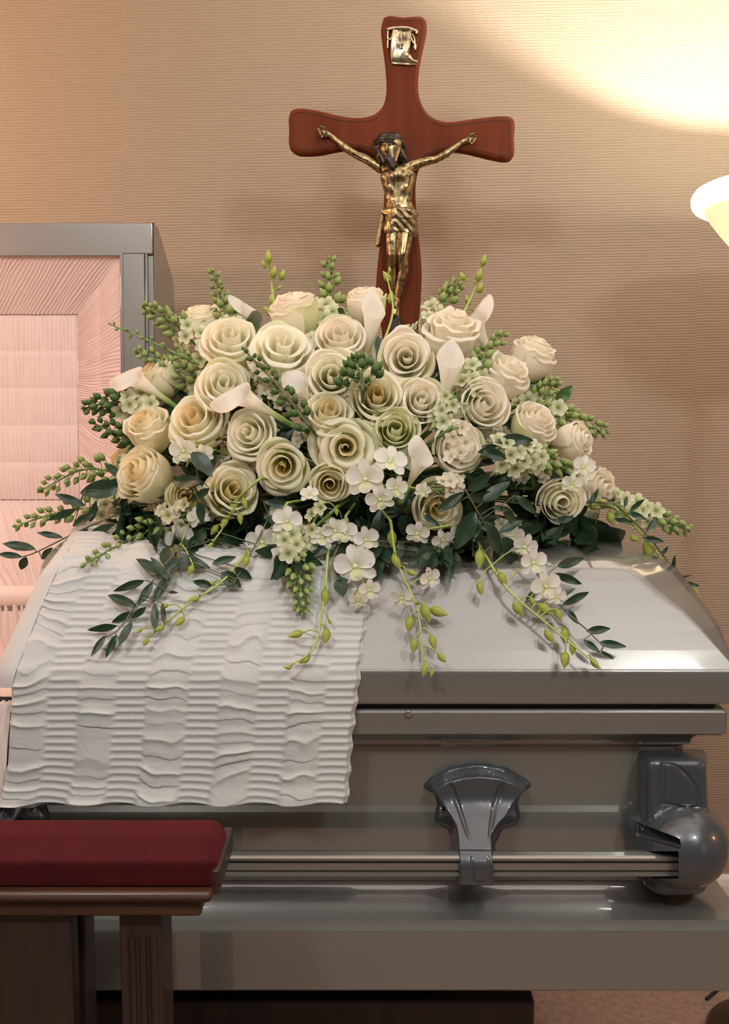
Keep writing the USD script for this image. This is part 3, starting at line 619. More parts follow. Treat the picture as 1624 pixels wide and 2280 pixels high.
# ------------------------------------------------------------------ kneeler
KY = 0.985
kz = zat(1986, KY - 0.01)
kn = thing('kneeler', 'wooden kneeler with a red velvet arm pad in front of the casket', 'kneeler', (-0.4, 1.02, 0))
padtop = zat(1912, KY)
def loft_pad():
    x1 = P(480, 1940, KY)[0]; x0 = -0.75; s = []
    for x, sgn in ((x0, -1), (x1, 1)):
        for y, z, r in ((KY + 0.003, kz + 0.004, 0.004), (KY + 0.006, kz + 0.022, 0.006), (KY + 0.018, padtop - 0.014, 0.014), (KY + 0.045, padtop + 0.004, 0.016), (KY + 0.078, padtop - 0.006, 0.018), (KY + 0.092, kz + 0.006, 0.006)):
            zz = min(z, padtop - r + 0.006) if r > 0.01 else z
            s.append(sph((x - sgn * (r + (0.004 if r < 0.007 and sgn > 0 else 0)), y, zz), r, 3))
    m = hull(*s).refine_to_length(0.010).to_mesh(); t = trimesh.Trimesh(np.array(m.vert_properties[:, :3]), np.array(m.tri_verts)); relax(t, 8, 0.01)
    return t
part('arm_pad', loft_pad(), M['velvet'], kn, 60, label='red velvet arm pad')
def kbox(n, x0, x1, y0, y1, z0, z1, m, r=0.004): return part(n, box(x0, x1, y0, y1, z0, z1, r), m, kn, 40)
xr1, xr2 = P(472, 2000, KY - 0.01)[0], P(449, 2025, KY)[0]
z2 = zat(2012, KY - 0.01); z3 = zat(2040, KY)
kbox('shelf_board', -0.8, xr1, KY - 0.012, KY + 0.115, z2, kz, M['oak'], 0.006)
kbox('shelf_rail', -0.79, xr2, KY - 0.002, KY + 0.105, z3, z2, M['oak'], 0.004)
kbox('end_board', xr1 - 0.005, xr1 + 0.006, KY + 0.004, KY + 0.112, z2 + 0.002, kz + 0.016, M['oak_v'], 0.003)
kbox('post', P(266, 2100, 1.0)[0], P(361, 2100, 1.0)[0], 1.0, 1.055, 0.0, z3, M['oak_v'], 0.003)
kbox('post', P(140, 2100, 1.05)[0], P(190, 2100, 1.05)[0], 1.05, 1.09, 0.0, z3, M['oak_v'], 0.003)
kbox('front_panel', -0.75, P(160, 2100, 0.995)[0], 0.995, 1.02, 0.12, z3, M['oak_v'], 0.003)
kbox('foot_rail', -0.75, P(361, 2100, 1.0)[0] + 0.02, 0.94, 1.12, 0.0, 0.05, M['oak'], 0.006)
for a in (0.30, 0.55, 0.8):                                     # reeding on the front of the right post
    xx = P(266 + 95 * a, 2100, 1.0)[0]
    part('reed', tube(np.array([[xx, 1.0, 0.08], [xx, 1.0, z3 - 0.03]]), 0.004, 8), M['oak_v'], kn, 60)

# ------------------------------------------------------------------ torchiere
RZ = P(1552, 437, LAMP[1])[2]; RL = LAMP[0] - P(1550, 430, LAMP[1])[0]
tl = thing('torchiere_lamp', 'floor lamp with a glowing alabaster glass bowl at the right edge', 'lamp', (LAMP[0], LAMP[1], 0))
bowl = []
for t in np.linspace(0, 1, 26):
    r = 0.03 + (RL - 0.012 - 0.03) * t ** 0.8
    bowl.append((r, RZ - 0.155 + 0.155 * t ** 1.5))
part('shade', lathe(bowl, (LAMP[0], LAMP[1], 0), 64), M['shade'], tl, True)
a = np.linspace(0, 2 * np.pi, 20)
lipp = [(RL - 0.017 + 0.016 * math.cos(q), RZ + 0.0 + 0.021 * math.sin(q)) for q in a]
part('shade_lip', lathe(lipp, (LAMP[0], LAMP[1], 0), 64), M['shade_lip'], tl, True)
part('pole', lathe([(0.0001, RZ - 0.15), (0.035, RZ - 0.15), (0.03, RZ - 0.17), (0.013, RZ - 0.20), (0.013, 0.05), (0.02, 0.04)], (LAMP[0], LAMP[1], 0), 24)[0:2], M['pole_metal'], tl, 40)
part('base', lathe([(0.0001, 0.045), (0.03, 0.04), (0.06, 0.03), (0.13, 0.02), (0.14, 0.012), (0.14, 0.0)], (LAMP[0], LAMP[1], 0), 40), M['pole_metal'], tl, 40)
cord = thing('lamp_cord', 'black lamp cord lying on the carpet at the bottom right corner', 'cord', (0.75, 2.2, 0))
part('cord', tube(curve([(0.75, 2.12, 0.004), P(1598, 2282, 2.16) * [1, 1, 0] + [0, 0, 0.004], P(1626, 2255, 2.2) * [1, 1, 0] + [0, 0, 0.004], (0.95, 2.3, 0.004), (1.2, 2.44, 0.004)], 40), 0.004, 8), M['cord'], cord, True)
# ------------------------------------------------------------------ crucifix
XY = 2.13
def cc(cx, cy): return (600 + 0.36946 * cx, 0.36946 * cy)        # pixel of a point measured on an enlargement
def cw(cx, cy, Y=XY): return P(*cc(cx, cy), Y)
u1 = 0.36946 * XY / F_PX                                         # metres per enlargement pixel
outline = [(690, 112), (722, 101), (765, 104), (815, 110), (868, 105), (915, 106), (940, 125), (949, 165), (945, 225), (925, 310), (907, 400), (897, 490), (899, 565), (915, 625), (950, 685), (1000, 722), (1060, 738), (1130, 735), (1220, 721), (1320, 709), (1400, 703), (1450, 709), (1475, 732), (1478, 785), (1472, 835), (1476, 900), (1470, 945), (1440, 972), (1390, 971), (1300, 952), (1200, 927), (1110, 915), (1030, 930), (950, 965), (905, 1015), (886, 1080), (880, 1160), (885, 1280), (896, 1400), (910, 1520), (918, 1640), (915, 1760), (905, 1900), (893, 2040), (890, 2160), (900, 2290), (690, 2290), (690, 2160), (680, 2000), (660, 1880), (645, 1760), (646, 1680), (656, 1560), (675, 1400), (690, 1250), (692, 1120), (680, 1030), (650, 970), (600, 930), (540, 908), (480, 905), (420, 911), (330, 930), (250, 938), (180, 935), (132, 905), (118, 860), (121, 790), (118, 722), (132, 675), (172, 658), (235, 661), (330, 680), (430, 704), (520, 715), (585, 709), (640, 690), (682, 648), (703, 585), (707, 500), (700, 400), (686, 290), (674, 180)]
loop = np.array(outline + outline[:1], float)
cv = curve(loop, 360)
poly2 = Polygon([tuple(cw(a, b)[[0, 2]]) for a, b in cv]).buffer(0)
cx0 = P(*cc(790, 2200), XY)
cru = thing('crucifix', 'tall wooden crucifix with a brass figure standing behind the flower spray', 'crucifix', (cx0[0], XY, 0))
TH = 0.020
def hc(x, y, d): return TH / 2 + 0.006 * (np.sqrt(np.clip(1 - (1 - np.clip(d / 0.007, 0, 1)) ** 2, 0, 1)) - 1)
cross = part('cross', facing(relief(poly2, hc, 0.0045, back=-TH / 2), XY), M['cross_wood'], cru, 50)
ringp = poly2.buffer(-27 * u1).exterior
gp = np.array([ringp.interpolate(s).coords[0] for s in np.linspace(0, ringp.length, 420)])
gp = np.c_[gp[:, 0], np.full(len(gp), XY - TH / 2 + 0.0004), gp[:, 1]]
part('groove', tube(gp, 0.0009, 6, False), M['groove'], cross, True, label='dark routed line around the cross')
part('pole', lathe([(0.0001, cw(790, 2285)[2] + 0.01), (0.016, cw(790, 2285)[2] + 0.01), (0.016, 0.02)], (cx0[0], XY, 0), 20), M['cross_wood'], cru, 40)
part('base', lathe([(0.0001, 0.03), (0.10, 0.03), (0.12, 0.02), (0.12, 0.0)], (cx0[0], XY, 0), 40), M['cross_wood'], cru, 40)
# title scroll
SY = XY - TH / 2
sheet = []
sl = [(745, 745), (742, 738), (737, 733), (735, 732), (734, 732), (735, 735), (738, 740)]; 
rows = np.linspace(0, 1, 44)
L = np.interp(rows, [0, .1, .3, .6, .85, 1], [752, 744, 738, 734, 736, 742]); R = np.interp(rows, [0, .1, .3, .55, .7, .82, .92, 1], [850, 852, 850, 842, 838, 846, 866, 888]); Yr = np.interp(rows, [0, .7, 1], [176, 330, 392])
v = []
for i, t in enumerate(rows):
    for s in np.linspace(0, 1, 15):
        dep = 0.004 + 0.006 * math.sin(math.pi * min(1, t * 1.05)) ** 0.7 + 0.0016 * math.cos(s * 5 + t * 4) + 0.004 * max(0, s - 0.75) / 0.25 * (t > 0.7) * (t - 0.7) * 3
        q = cw(L[i] + (R[i] - L[i]) * s, Yr[i] + 4 * math.sin(s * 3.1) - 6 * (1 - s) * t, SY); v.append(q + np.array([0, -dep, 0]))
scroll = part('title_scroll', (np.array(v), gridfaces(44, 15)), M['pewter'], cru, True, label='pale brass parchment scroll lettered INRI')
edge_r = np.array([v[i * 15 + 14] for i in range(44)]); edge_l = np.array([v[i * 15] for i in range(44)]); edge_b = np.array(v[-15:])
part('scroll_edge', join(tube(edge_r, 0.0014, 6), tube(edge_l, 0.0012, 6), tube(edge_b, 0.0014, 6)), M['pewter'], scroll, True)
def rod(pts, r, d=0.006): return tube(curve([cw(a, b, SY) + np.array([0, -d, 0]) for a, b in pts], 18), r, 8)
part('scroll_roll', join(rod([(708, 186), (760, 176), (830, 176), (888, 196)], 0.0034), rod([(880, 190), (888, 200), (884, 212)], 0.0032)), M['pewter'], scroll, True)
part('scroll_curl', join(rod([(715, 190), (714, 235), (728, 246), (738, 225)], 0.0022), rod([(714, 250), (713, 300)], 0.0022), rod([(852, 190), (850, 230), (866, 262), (880, 280), (878, 310)], 0.0026), rod([(862, 210), (876, 250), (872, 300)], 0.0018), rod([(838, 340), (860, 372), (892, 384)], 0.0032, 0.009)), M['pewter'], scroll, True)
for txt, a, b, hh in (('IN', 776, 252, 0.0105), ('RI', 762, 306, 0.0095)):
    t = meshkit.text_mesh(txt, hh, 0.002); vv_ = np.array(t.vertices); q = cw(a, b, SY)
    vv_ = np.stack([vv_[:, 0] + q[0], SY - 0.0112 - vv_[:, 2], vv_[:, 1] + q[2]], 1)
    part('lettering', (vv_, np.array(t.faces)), M['brass_dark'], scroll, False, label='raised letters ' + txt)
# figure: one body surface
def fp(cx, cy, d): return cw(cx, cy, XY - TH / 2) + np.array([0, -d, 0])
def S(cx, cy, d, r, n=2): return sph(fp(cx, cy, d), r * u1 if np.isscalar(r) else np.array(r) * u1, n)
parts = []
def bone(*ss): parts.append(hull(*[S(*s) for s in ss]))
# head (tilted to the left and bowed), neck
bone((722, 925, 0.030, 58), (732, 985, 0.034, 40), (745, 905, 0.028, 56))
bone((735, 1000, 0.028, 34), (755, 1050, 0.018, 36))
# shoulders, chest, waist, hips
bone((690, 1025, 0.014, 30), (850, 1012, 0.014, 30), (770, 1075, 0.022, 62))
bone((722, 1085, 0.021, 52), (825, 1080, 0.021, 52), (735, 1160, 0.021, 44), (815, 1150, 0.021, 46))
bone((735, 1160, 0.021, 44), (815, 1150, 0.021, 46), (752, 1235, 0.019, 46), (806, 1240, 0.019, 46))
bone((752, 1235, 0.019, 48), (806, 1240, 0.019, 48), (755, 1335, 0.020, 60), (835, 1335, 0.020, 54))
# ribcage arch and pectorals
bone((735, 1085, 0.031, 30), (745, 1100, 0.031, 28)); bone((808, 1080, 0.031, 30), (800, 1096, 0.031, 28))
# arms
bone((672, 1022, 0.014, 32), (600, 975, 0.010, 25)); bone((600, 975, 0.010, 26), (535, 945, 0.008, 22))
bone((535, 945, 0.008, 22), (470, 905, 0.008, 23)); bone((470, 905, 0.008, 23), (395, 842, 0.006, 15)); bone((395, 842, 0.006, 15), (362, 816, 0.006, 15))
bone((862, 1008, 0.014, 33), (935, 980, 0.010, 25)); bone((935, 980, 0.010, 26), (1000, 966, 0.008, 22))
bone((1000, 966, 0.008, 22), (1060, 935, 0.008, 23)); bone((1060, 935, 0.008, 23), (1145, 872, 0.006, 15)); bone((1145, 872, 0.006, 15), (1175, 852, 0.006, 15))
# hands: palm, five fingers each
bone((360, 815, 0.006, 14), (335, 800, 0.007, 14), (338, 822, 0.007, 14))
for a, b, c_ in (((330, 792, .008), (308, 784, .012), (296, 794, .016)), ((324, 800, .009), (304, 800, .015), (304, 812, .018)), ((326, 810, .009), (308, 814, .016), (312, 826, .018)), ((332, 820, .009), (316, 828, .015), (322, 838, .016)), ((346, 798, .009), (330, 780, .014), (312, 776, .016))):
    bone((*a, 7), (*b, 6.5)); bone((*b, 6.5), (*c_, 6))
bone((1178, 851, 0.006, 14), (1205, 838, 0.007, 14), (1202, 860, 0.007, 14))
for a, b, c_ in (((1208, 828, .008), (1230, 824, .012), (1240, 834, .015)), ((1214, 838, .009), (1236, 842, .014), (1238, 854, .017)), ((1212, 848, .009), (1232, 856, .015), (1226, 868, .017)), ((1206, 860, .009), (1222, 870, .014), (1212, 878, .016)), ((1196, 836, .009), (1212, 822, .014), (1232, 818, .016))):
    bone((*a, 7), (*b, 6.5)); bone((*b, 6.5), (*c_, 6))
# legs
bone((752, 1350, 0.019, 52), (742, 1470, 0.024, 42)); bone((742, 1470, 0.024, 42), (742, 1550, 0.026, 34)); bone((742, 1550, 0.026, 34), (738, 1625, 0.018, 30)); bone((738, 1625, 0.018, 30), (752, 1800, 0.012, 17))
bone((832, 1350, 0.019, 48), (812, 1470, 0.026, 42)); bone((812, 1470, 0.026, 42), (800, 1550, 0.030, 35)); bone((800, 1550, 0.030, 34), (806, 1640, 0.024, 31)); bone((806, 1640, 0.024, 31), (768, 1810, 0.019, 18))
bone((768, 1810, 0.019, 18), (756, 1850, 0.025, 20), (752, 1900, 0.030, 17)); bone((752, 1800, 0.012, 17), (764, 1850, 0.014, 18), (770, 1905, 0.018, 15))
fig = parts[0]
for p_ in parts[1:]: fig = fig + p_
fig = fig.refine_to_length(0.0022).to_mesh()
tm = trimesh.Trimesh(np.array(fig.vert_properties[:, :3]), np.array(fig.tri_verts)); relax(tm, 14)
figM = manifold3d.Manifold(manifold3d.Mesh(tm.vertices.astype(np.float32), tm.faces.astype(np.uint32)))
# face: brow, nose, eye sockets, mouth
add = hull(S(706, 915, 0.052, 8), S(700, 945, 0.058, 9), S(700, 952, 0.054, 8)) + hull(S(680, 905, 0.049, 6), S(722, 908, 0.052, 6)) + hull(S(722, 908, 0.052, 6), S(742, 900, 0.048, 6))
sub = hull(S(690, 924, 0.058, 8), S(684, 922, 0.058, 7)) + hull(S(722, 922, 0.060, 8), S(732, 918, 0.060, 7)) + hull(S(694, 974, 0.060, 3.5), S(714, 976, 0.0605, 3.5))
figM = (figM - sub) + add
figM = figM.refine_to_length(0.0024).to_mesh(); tm = trimesh.Trimesh(np.array(figM.vert_properties[:, :3]), np.array(figM.tri_verts)); relax(tm, 3)
vv_ = np.array(tm.vertices); pxy = proj(vv_); ex, ey = (pxy[:, 0] - 600) / 0.36946, pxy[:, 1] / 0.36946
front = vv_[:, 1] < XY - TH / 2 - 0.018
ribsd = 0.0009 * np.sin(ey / 15.0 + np.abs(ex - 770) / 26.0) * smooth01(ey, 1105, 1125) * (1 - smooth01(ey, 1195, 1225)) * smooth01(np.abs(ex - 772), 14, 34) * front
mid = -0.0012 * np.exp(-((ex - 772) / 7.0) ** 2) * smooth01(ey, 1060, 1090) * (1 - smooth01(ey, 1240, 1270)) * front
belly = 0.002 * np.exp(-(((ex - 776) / 36) ** 2 + ((ey - 1232) / 26) ** 2)) * front - 0.003 * np.exp(-(((ex - 778) / 6) ** 2 + ((ey - 1240) / 6) ** 2)) * front
vv_[:, 1] -= ribsd + mid + belly
fg = part('figure', (vv_, np.array(tm.faces)), M['brass'], cru, True, label='brass figure of a bearded man with outstretched arms and bowed head')
# hair, beard and thorn crown
def soft(m, length, it=8):
    q = m.refine_to_length(length).to_mesh(); t = trimesh.Trimesh(np.array(q.vert_properties[:, :3]), np.array(q.tri_verts)); relax(t, it); return t
hair = hull(S(690, 868, 0.026, 44), S(752, 866, 0.024, 46), S(770, 920, 0.018, 44), S(668, 905, 0.020, 40), S(720, 890, 0.012, 60)) - hull(S(705, 935, 0.065, 44), S(706, 985, 0.07, 40))
hair = hair + hull(S(782, 915, 0.022, 28), S(800, 965, 0.022, 24)) + hull(S(800, 965, 0.022, 24), S(832, 1000, 0.020, 14)) + hull(S(790, 960, 0.028, 18), S(808, 1008, 0.026, 12)) + hull(S(662, 920, 0.026, 18), S(656, 965, 0.028, 14)) + hull(S(656, 965, 0.028, 14), S(668, 1010, 0.028, 10))
part('hair', soft(hair, 0.0022), M['brass_dark'], fg, True, label='dark wavy hair')
strand = []
rng = np.random.default_rng(3)
for i in range(26):
    t = i / 25; x = 650 + 150 * t
    strand.append(tube(curve([fp(x * 0.4 + 715 * 0.6, 838 + 8 * abs(t - .5), 0.034), fp(x, 862 + 40 * abs(t - .5), 0.050 - 0.03 * abs(t - .5)), fp(x + (t - .5) * 30, 915 + rng.uniform(-6, 10), 0.040 - 0.03 * abs(t - .5))], 9), 0.0013, 5))
for i in range(9):
    strand.append(tube(curve([fp(780 + 3 * i, 905 + 5 * i, 0.034), fp(795 + 3 * i + 5 * math.sin(i), 950 + 4 * i, 0.036), fp(806 + 3 * i - 4 * math.sin(i), 1000, 0.032)], 9), 0.0013, 5))
part('hair_locks', join(*strand), M['brass_dark'], fg, True)
beard = hull(S(700, 985, 0.046, 16), S(738, 990, 0.042, 18), S(735, 1035, 0.040, 20)) + hull(S(672, 960, 0.038, 10), S(690, 1005, 0.040, 14)) + hull(S(762, 955, 0.034, 12), S(752, 1010, 0.036, 16)) - hull(S(700, 970, 0.07, 6), S(722, 972, 0.07, 6))
part('beard', soft(beard, 0.0022, 5), M['brass_dark'], fg, True)
thorn = []
for k in range(3):
    ang = np.linspace(0, 2 * np.pi, 46); c_ = fp(712, 884, 0.022)
    q = c_ + np.stack([np.cos(ang) * 76 * u1, -np.sin(ang) * 0.030, (np.sin(ang + 0.5) * -14 + 6 * np.sin(ang * 7 + k * 2.1) + k * 3 - np.cos(ang) * 8) * u1], 1)
    q += np.stack([0.0015 * np.sin(ang * 5 + k), 0.0015 * np.cos(ang * 6 + k), 0 * ang], 1); thorn.append(tube(q, 0.0015, 6, False))
part('thorn_crown', join(*thorn), M['brass_dark'], fg, True)
# loincloth with folds, knot and hanging end
lc = hull(S(705, 1290, 0.020, 26), S(870, 1300, 0.018, 26), S(760, 1300, 0.030, 42), S(830, 1310, 0.030, 40)) + hull(S(760, 1300, 0.028, 46), S(835, 1310, 0.028, 44), S(738, 1395, 0.022, 52), S(845, 1405, 0.022, 44))
lc = lc - hull(S(785, 1430, 0.075, 22), S(785, 1490, 0.075, 30), S(785, 1430, 0.01, 16), S(785, 1490, 0.01, 22))
t = soft(lc, 0.0020, 8); q = np.array(t.vertices); pxy = proj(q); ex, ey = (pxy[:, 0] - 600) / 0.36946, pxy[:, 1] / 0.36946
fold = np.sin((ey - 1290 - (ex - 705) * 0.55 - 60 * smooth01(ex, 740, 880)) / 8.5) * 0.0013 * smooth01(ex, 740, 770) + np.sin((ey - 1285 - 0.1 * (ex - 705)) / 8.0) * 0.0012 * (1 - smooth01(ey, 1310, 1330)) + np.sin((ex - 720) / 9.0) * 0.0009 * smooth01(ey, 1330, 1350) * (1 - smooth01(ex, 740, 770))
q[:, 1] -= fold
part('loincloth', (q, np.array(t.faces)), M['brass_cloth'], fg, True, label='folded loincloth')
kn_ = hull(S(684, 1280, 0.020, 14), S(690, 1296, 0.022, 13)) + hull(S(686, 1300, 0.018, 12), S(672, 1380, 0.014, 15)) + hull(S(672, 1380, 0.014, 15), S(655, 1480, 0.012, 16)) + hull(S(692, 1310, 0.016, 8), S(690, 1400, 0.012, 10))
part('knot_tail', soft(kn_, 0.0022, 4), M['brass_cloth'], fg, True)
part('foot_block', join(box(*(lambda a, b: (a[0], b[0], XY - TH / 2 - 0.022, XY - TH / 2, b[2], a[2]))(cw(728, 1915), cw(790, 2010)), 0.002)), M['brass_dark'], cru, 40)
for a, b, d in ((345, 812, 0.013), (1195, 850, 0.013), (756, 1862, 0.034)):
    part('nail', (lambda vf: (np.stack([vf[0][:, 0], -vf[0][:, 2], vf[0][:, 1]], 1) + fp(a, b, d), vf[1]))(lathe([(0.0001, 0.0018), (0.0018, 0.0014), (0.0026, 0), (0.0012, -0.001), (0.0010, -d)], (0, 0, 0), 10)), M['brass_dark'], cru, 40)
# ------------------------------------------------------------------ flower spray: every stem is a thing of its own, stuck into one block of foam
EC, ER = np.array([0.0, 1.64, 1.155]), np.array([0.40, 0.245, 0.315])
FOAM = np.array([0.0, 1.64, 1.165])
def surfY(px, py):
    """Depth of the lid / cloth surface along a pixel row."""
    lo = 1.27
    for Y in np.arange(1.29, 1.75, 0.004):
        z = P(px, py, Y)[2]
        b = Y - FY
        zs = ZL + np.interp(b, [q[1] for q in CROWN], [q[0] for q in CROWN]) if b > 0 else -9
        if z <= zs + 0.012: return Y
    return 1.6
def spot(px, py, off=0.0, Y=None):
    """The point of the mound seen at a pixel (or at a given depth)."""
    if Y is not None: return P(px, py, Y)
    d = ray(px, py); o = (CP - EC) / ER; e = d / ER
    A, B, C = e @ e, o @ e, o @ o - 1
    disc = B * B - A * C
    t = (-B - math.sqrt(disc)) / A if disc > 0 else -B / A
    p = CP + d * t
    return P(px, py, p[1] + off)
def drape(px, py, lift=0.022):
    """A point just in front of the mound, the lid or its skirt."""
    a = spot(px, py)[1]
    y = FY - 0.012 if py > 1478 else surfY(px, py)
    d = ray(px, py); o = (CP - EC) / ER; e = d / ER
    hit = (o @ e) ** 2 - (e @ e) * (o @ o - 1) > 0
    Y = min(a if hit else 9, y) - lift
    return P(px, py, Y)
def grid_uv(nu, nv):
    u, v = np.meshgrid(np.linspace(0, 1, nu), np.linspace(0, 1, nv), indexing='ij'); return np.stack([u.ravel(), v.ravel()], 1)

def petal(R, H, q, th0, w, rng, open_=0.5, nu=13, nv=12, spiral=0.0, curl=0.0, tip=0.0):
    """A rose petal in bloom space: q is 0 for the heart and 1 for the outermost."""
    s0, t0 = np.meshgrid(np.linspace(-1, 1, nu), np.linspace(0, 1, nv), indexing='ij')
    s, t = np.meshgrid(np.linspace(-1, 1, nu), np.linspace(0, 1, nv), indexing='ij')
    c = np.clip(1.25 * (0.75 - open_), 0, 1)                      # 1: closed bud, 0: open bloom
    zt = H * (1.0 - (0.06 + 0.42 * open_) * q ** 1.25) * (0.98 if q < 0.12 else 1)
    rb = R * ((1 - c) * (0.07 + 0.82 * q ** 0.95) + c * (0.44 + 0.50 * q ** 1.2))
    rr = R * ((1 - c) * (0.06 + 0.78 * q) + c * (0.05 + 0.66 * q ** 1.1))
    lip = R * (0.07 + (0.10 + 0.22 * open_) * smooth01(q, 0.0, 0.65))
    drop = 1 - (0.06 + 0.14 * q) * np.abs(s0) ** 2.6 - 0.05 * np.maximum(0, s0)
    s, t = s0, t0
    tt = t * drop
    k = np.clip((tt - 0.66) / 0.34, 0, 1)
    b = lambda a0, a1, a2, a3: a0 * (1 - tt) ** 3 + 3 * a1 * tt * (1 - tt) ** 2 + 3 * a2 * tt ** 2 * (1 - tt) + a3 * tt ** 3
    r = b(0.05 * R, rb * (1.08 + 0.10 * q), rb * (1.14 - 0.04 * q) + 0.10 * c * R, rr) + lip * k ** 1.5
    z = zt * np.minimum(1, tt / 0.86) ** 0.95 + H * 0.03 * np.sin(k * 2.2) - H * (0.02 + 0.10 * open_) * q * k ** 2.2
    ced = curl * (0.3 + 0.7 * np.abs(s) ** 1.8)
    k2 = np.clip((tt - 0.82) / 0.18, 0, 1)
    r = r + R * ced * 0.13 * k2 ** 2; z = z - H * ced * 0.07 * k2 ** 2
    z = z + H * tip * 0.10 * np.exp(-(s / 0.22) ** 2) * k
    nz = meshkit.noise(np.stack([s * 1.6 + rng.uniform(0, 50), t * 2.0, np.full_like(s, rng.uniform(0, 50))], -1)) - 0.5
    r = r * (1 + 0.17 * nz * tt) ; z = z + H * 0.05 * nz * k
    r = r * (1 + spiral * s)
    wid = w * np.clip(np.sin(np.pi * (0.15 + 0.52 * np.clip(tt, 0, 1))), 0, 1) ** 0.7 * (1 - 0.22 * np.clip((tt - 0.8) / 0.2, 0, 1) ** 2)
    th = th0 + s * wid
    return np.stack([r * np.cos(th), r * np.sin(th), z], -1).reshape(-1, 3)

def rose(px, py, wpx, dx, dy, label, mat_='rose_a', open_=0.5, off=0.0, seed=None, n=13, hr=1.06, Y=None, roll=0.0):
    seed = int(px * 7 + py) if seed is None else seed
    rng = np.random.default_rng(seed)
    p = spot(px, py, off, Y)
    g = math.hypot(dx, dy); sc_ = (min(0.97, g * 1.18) / g if g > 0.45 else 1.0); dx, dy = dx * sc_, dy * sc_
    dxy = math.hypot(dx, dy); k = math.sqrt(max(0.0, 1 - min(dxy, 0.98) ** 2))
    view = nrm(CP - p); right = nrm(np.cross(np.array([0, 0, 1.0]), view)) ; up = np.cross(view, right)
    ax = nrm(view * k + right * dx - up * dy)
    R = sz(wpx, p[1]) / 2 * 1.13; H = R * 2 * hr * (0.80 + 0.20 * min(dxy, 1))
    B = frame(ax, up) 
    a0 = roll + rng.uniform(0, 6.28)
    base = p - ax * H * (0.42 + 0.12 * k)
    th = thing('rose', label, 'rose', base, 'white roses in the casket spray')
    GA = 2.399
    uv = grid_uv(13, 12); 
    for i in range(n):
        q = (i / (n - 1)) ** 0.88
        w = 1.70 - 0.62 * q + rng.uniform(-0.1, 0.1)
        curl = 0.04 + max(0, q - 0.25) * (0.55 + 0.9 * open_) * rng.uniform(0.7, 1.3)
        v = petal(R, H, q, a0 + i * GA + rng.uniform(-.15, .15), w, rng, open_, spiral=0.10 * (1 - q) + 0.03, curl=curl, tip=rng.uniform(0, 1) * (q > 0.5))
        v = v @ B.T + base
        m = ('rose_heart' if q < 0.24 and mat_ == 'rose_b' else mat_) if not (i >= n - 3 and rng.random() < 0.35) else 'rose_g'
        part('petal', (v, gridfaces(13, 12)), M[m], th, True, uv=uv)
    # calyx and stem into the foam
    cal = []
    for i in range(5):
        a = i * 1.2566 + 0.3; t = np.linspace(0, 1, 7); s = np.linspace(-1, 1, 3)
        S_, T_ = np.meshgrid(s, t, indexing='ij')
        r = R * (0.12 + 0.55 * T_ ** 1.2); z = -0.03 * H + H * (0.02 + 0.20 * T_ ** 1.5) ; an = a + S_ * 0.45 * (1 - T_) ** 0.7
        cal.append(((np.stack([r * np.cos(an), r * np.sin(an), z - 0.02 * H], -1).reshape(-1, 3)) @ B.T + base, gridfaces(3, 7)))
    part('calyx', join(*cal), M['bud'], th, True, uv=np.full((5 * 21, 2), 0.2))
    tgt = FOAM + (base - FOAM) * 0.28
    L0 = np.linalg.norm(base - tgt)
    part('stem', tube(curve([base + ax * H * 0.02, base - ax * min(0.05, L0 * 0.4), tgt], 10), 0.0028, 6), M['stem'], th, True)
    return th

R_ = rose
R_(455, 742, 92, -.15, -.85, 'pale rose half hidden behind the upper left rose and beside a stalk of green buds', 'rose_a', .35, .06)
R_(372, 853, 86, -.6, -.55, 'shaded cream rose just right of the leftmost calla lily', 'rose_b', .3, .04)
R_(285, 1038, 64, -.6, -.5, 'small rose peeping out behind the big round rose at the lower left', 'rose_b', .3, .05)
R_(665, 722, 106, -.2, -.85, 'tall pointed rose at the top, left of the crucifix and of its neighbour calla', 'rose_c', .35, .03)
R_(818, 697, 84, 0, -.92, 'slim tall rose at the very top of the spray, left of the crucifix', 'rose_c', .25, .04)
R_(515, 776, 116, -.05, -.55, 'wide rose in the upper left with its heart turned up, touching the tall bud stalk', 'rose_a', .55)
R_(628, 790, 122, .05, -.5, 'large rose under the tall pointed rose, its right petals folded outwards', 'rose_a', .75)
R_(758, 766, 106, -.05, -.5, 'peach centred rose below the topmost slim rose', 'rose_c', .5, .01)
R_(905, 800, 108, 0, -.2, 'round open rose directly below the foot of the crucifix', 'rose_c', .6)
R_(1004, 758, 112, .15, -.75, 'flared rose right of the foot of the crucifix', 'rose_c', .6, .02)
R_(1178, 812, 96, .35, -.75, 'pinkish rose highest on the right edge of the spray', 'rose_c', .5, .05)
R_(1118, 850, 100, .4, -.65, 'rose tucked in front of the highest rose on the right', 'rose_c', .55, .02)
R_(1073, 906, 104, .3, -.2, 'smooth egg shaped rose right of the upright calla lily', 'rose_c', .4)
R_(738, 842, 112, .02, -.25, 'spiral hearted rose behind the green bud cluster in the middle', 'rose_a', .55)
R_(838, 890, 112, .05, -.3, 'greenish rose in the dense centre, left of its peach twin', 'rose_b', .55)
R_(936, 896, 98, .15, -.3, 'peach rose in the dense centre, left of the upright calla stem', 'rose_c', .55)
R_(880, 962, 96, .05, -.25, 'lime tinted rose under the pair in the dense centre', 'rose_g', .4)
R_(728, 932, 100, .1, -.45, 'rose above the widest open rose, beside a stalk of dark buds', 'rose_b', .5)
R_(770, 996, 126, 0, .02, 'widest open rose in the middle with a golden spiral heart', 'rose_b', .85)
R_(497, 866, 108, .1, -.4, 'ivory rose behind the lower left calla lily', 'rose_a', .5)
R_(445, 950, 120, -.3, -.4, 'big rose with one tall standing petal on the left side', 'rose_b', .6)
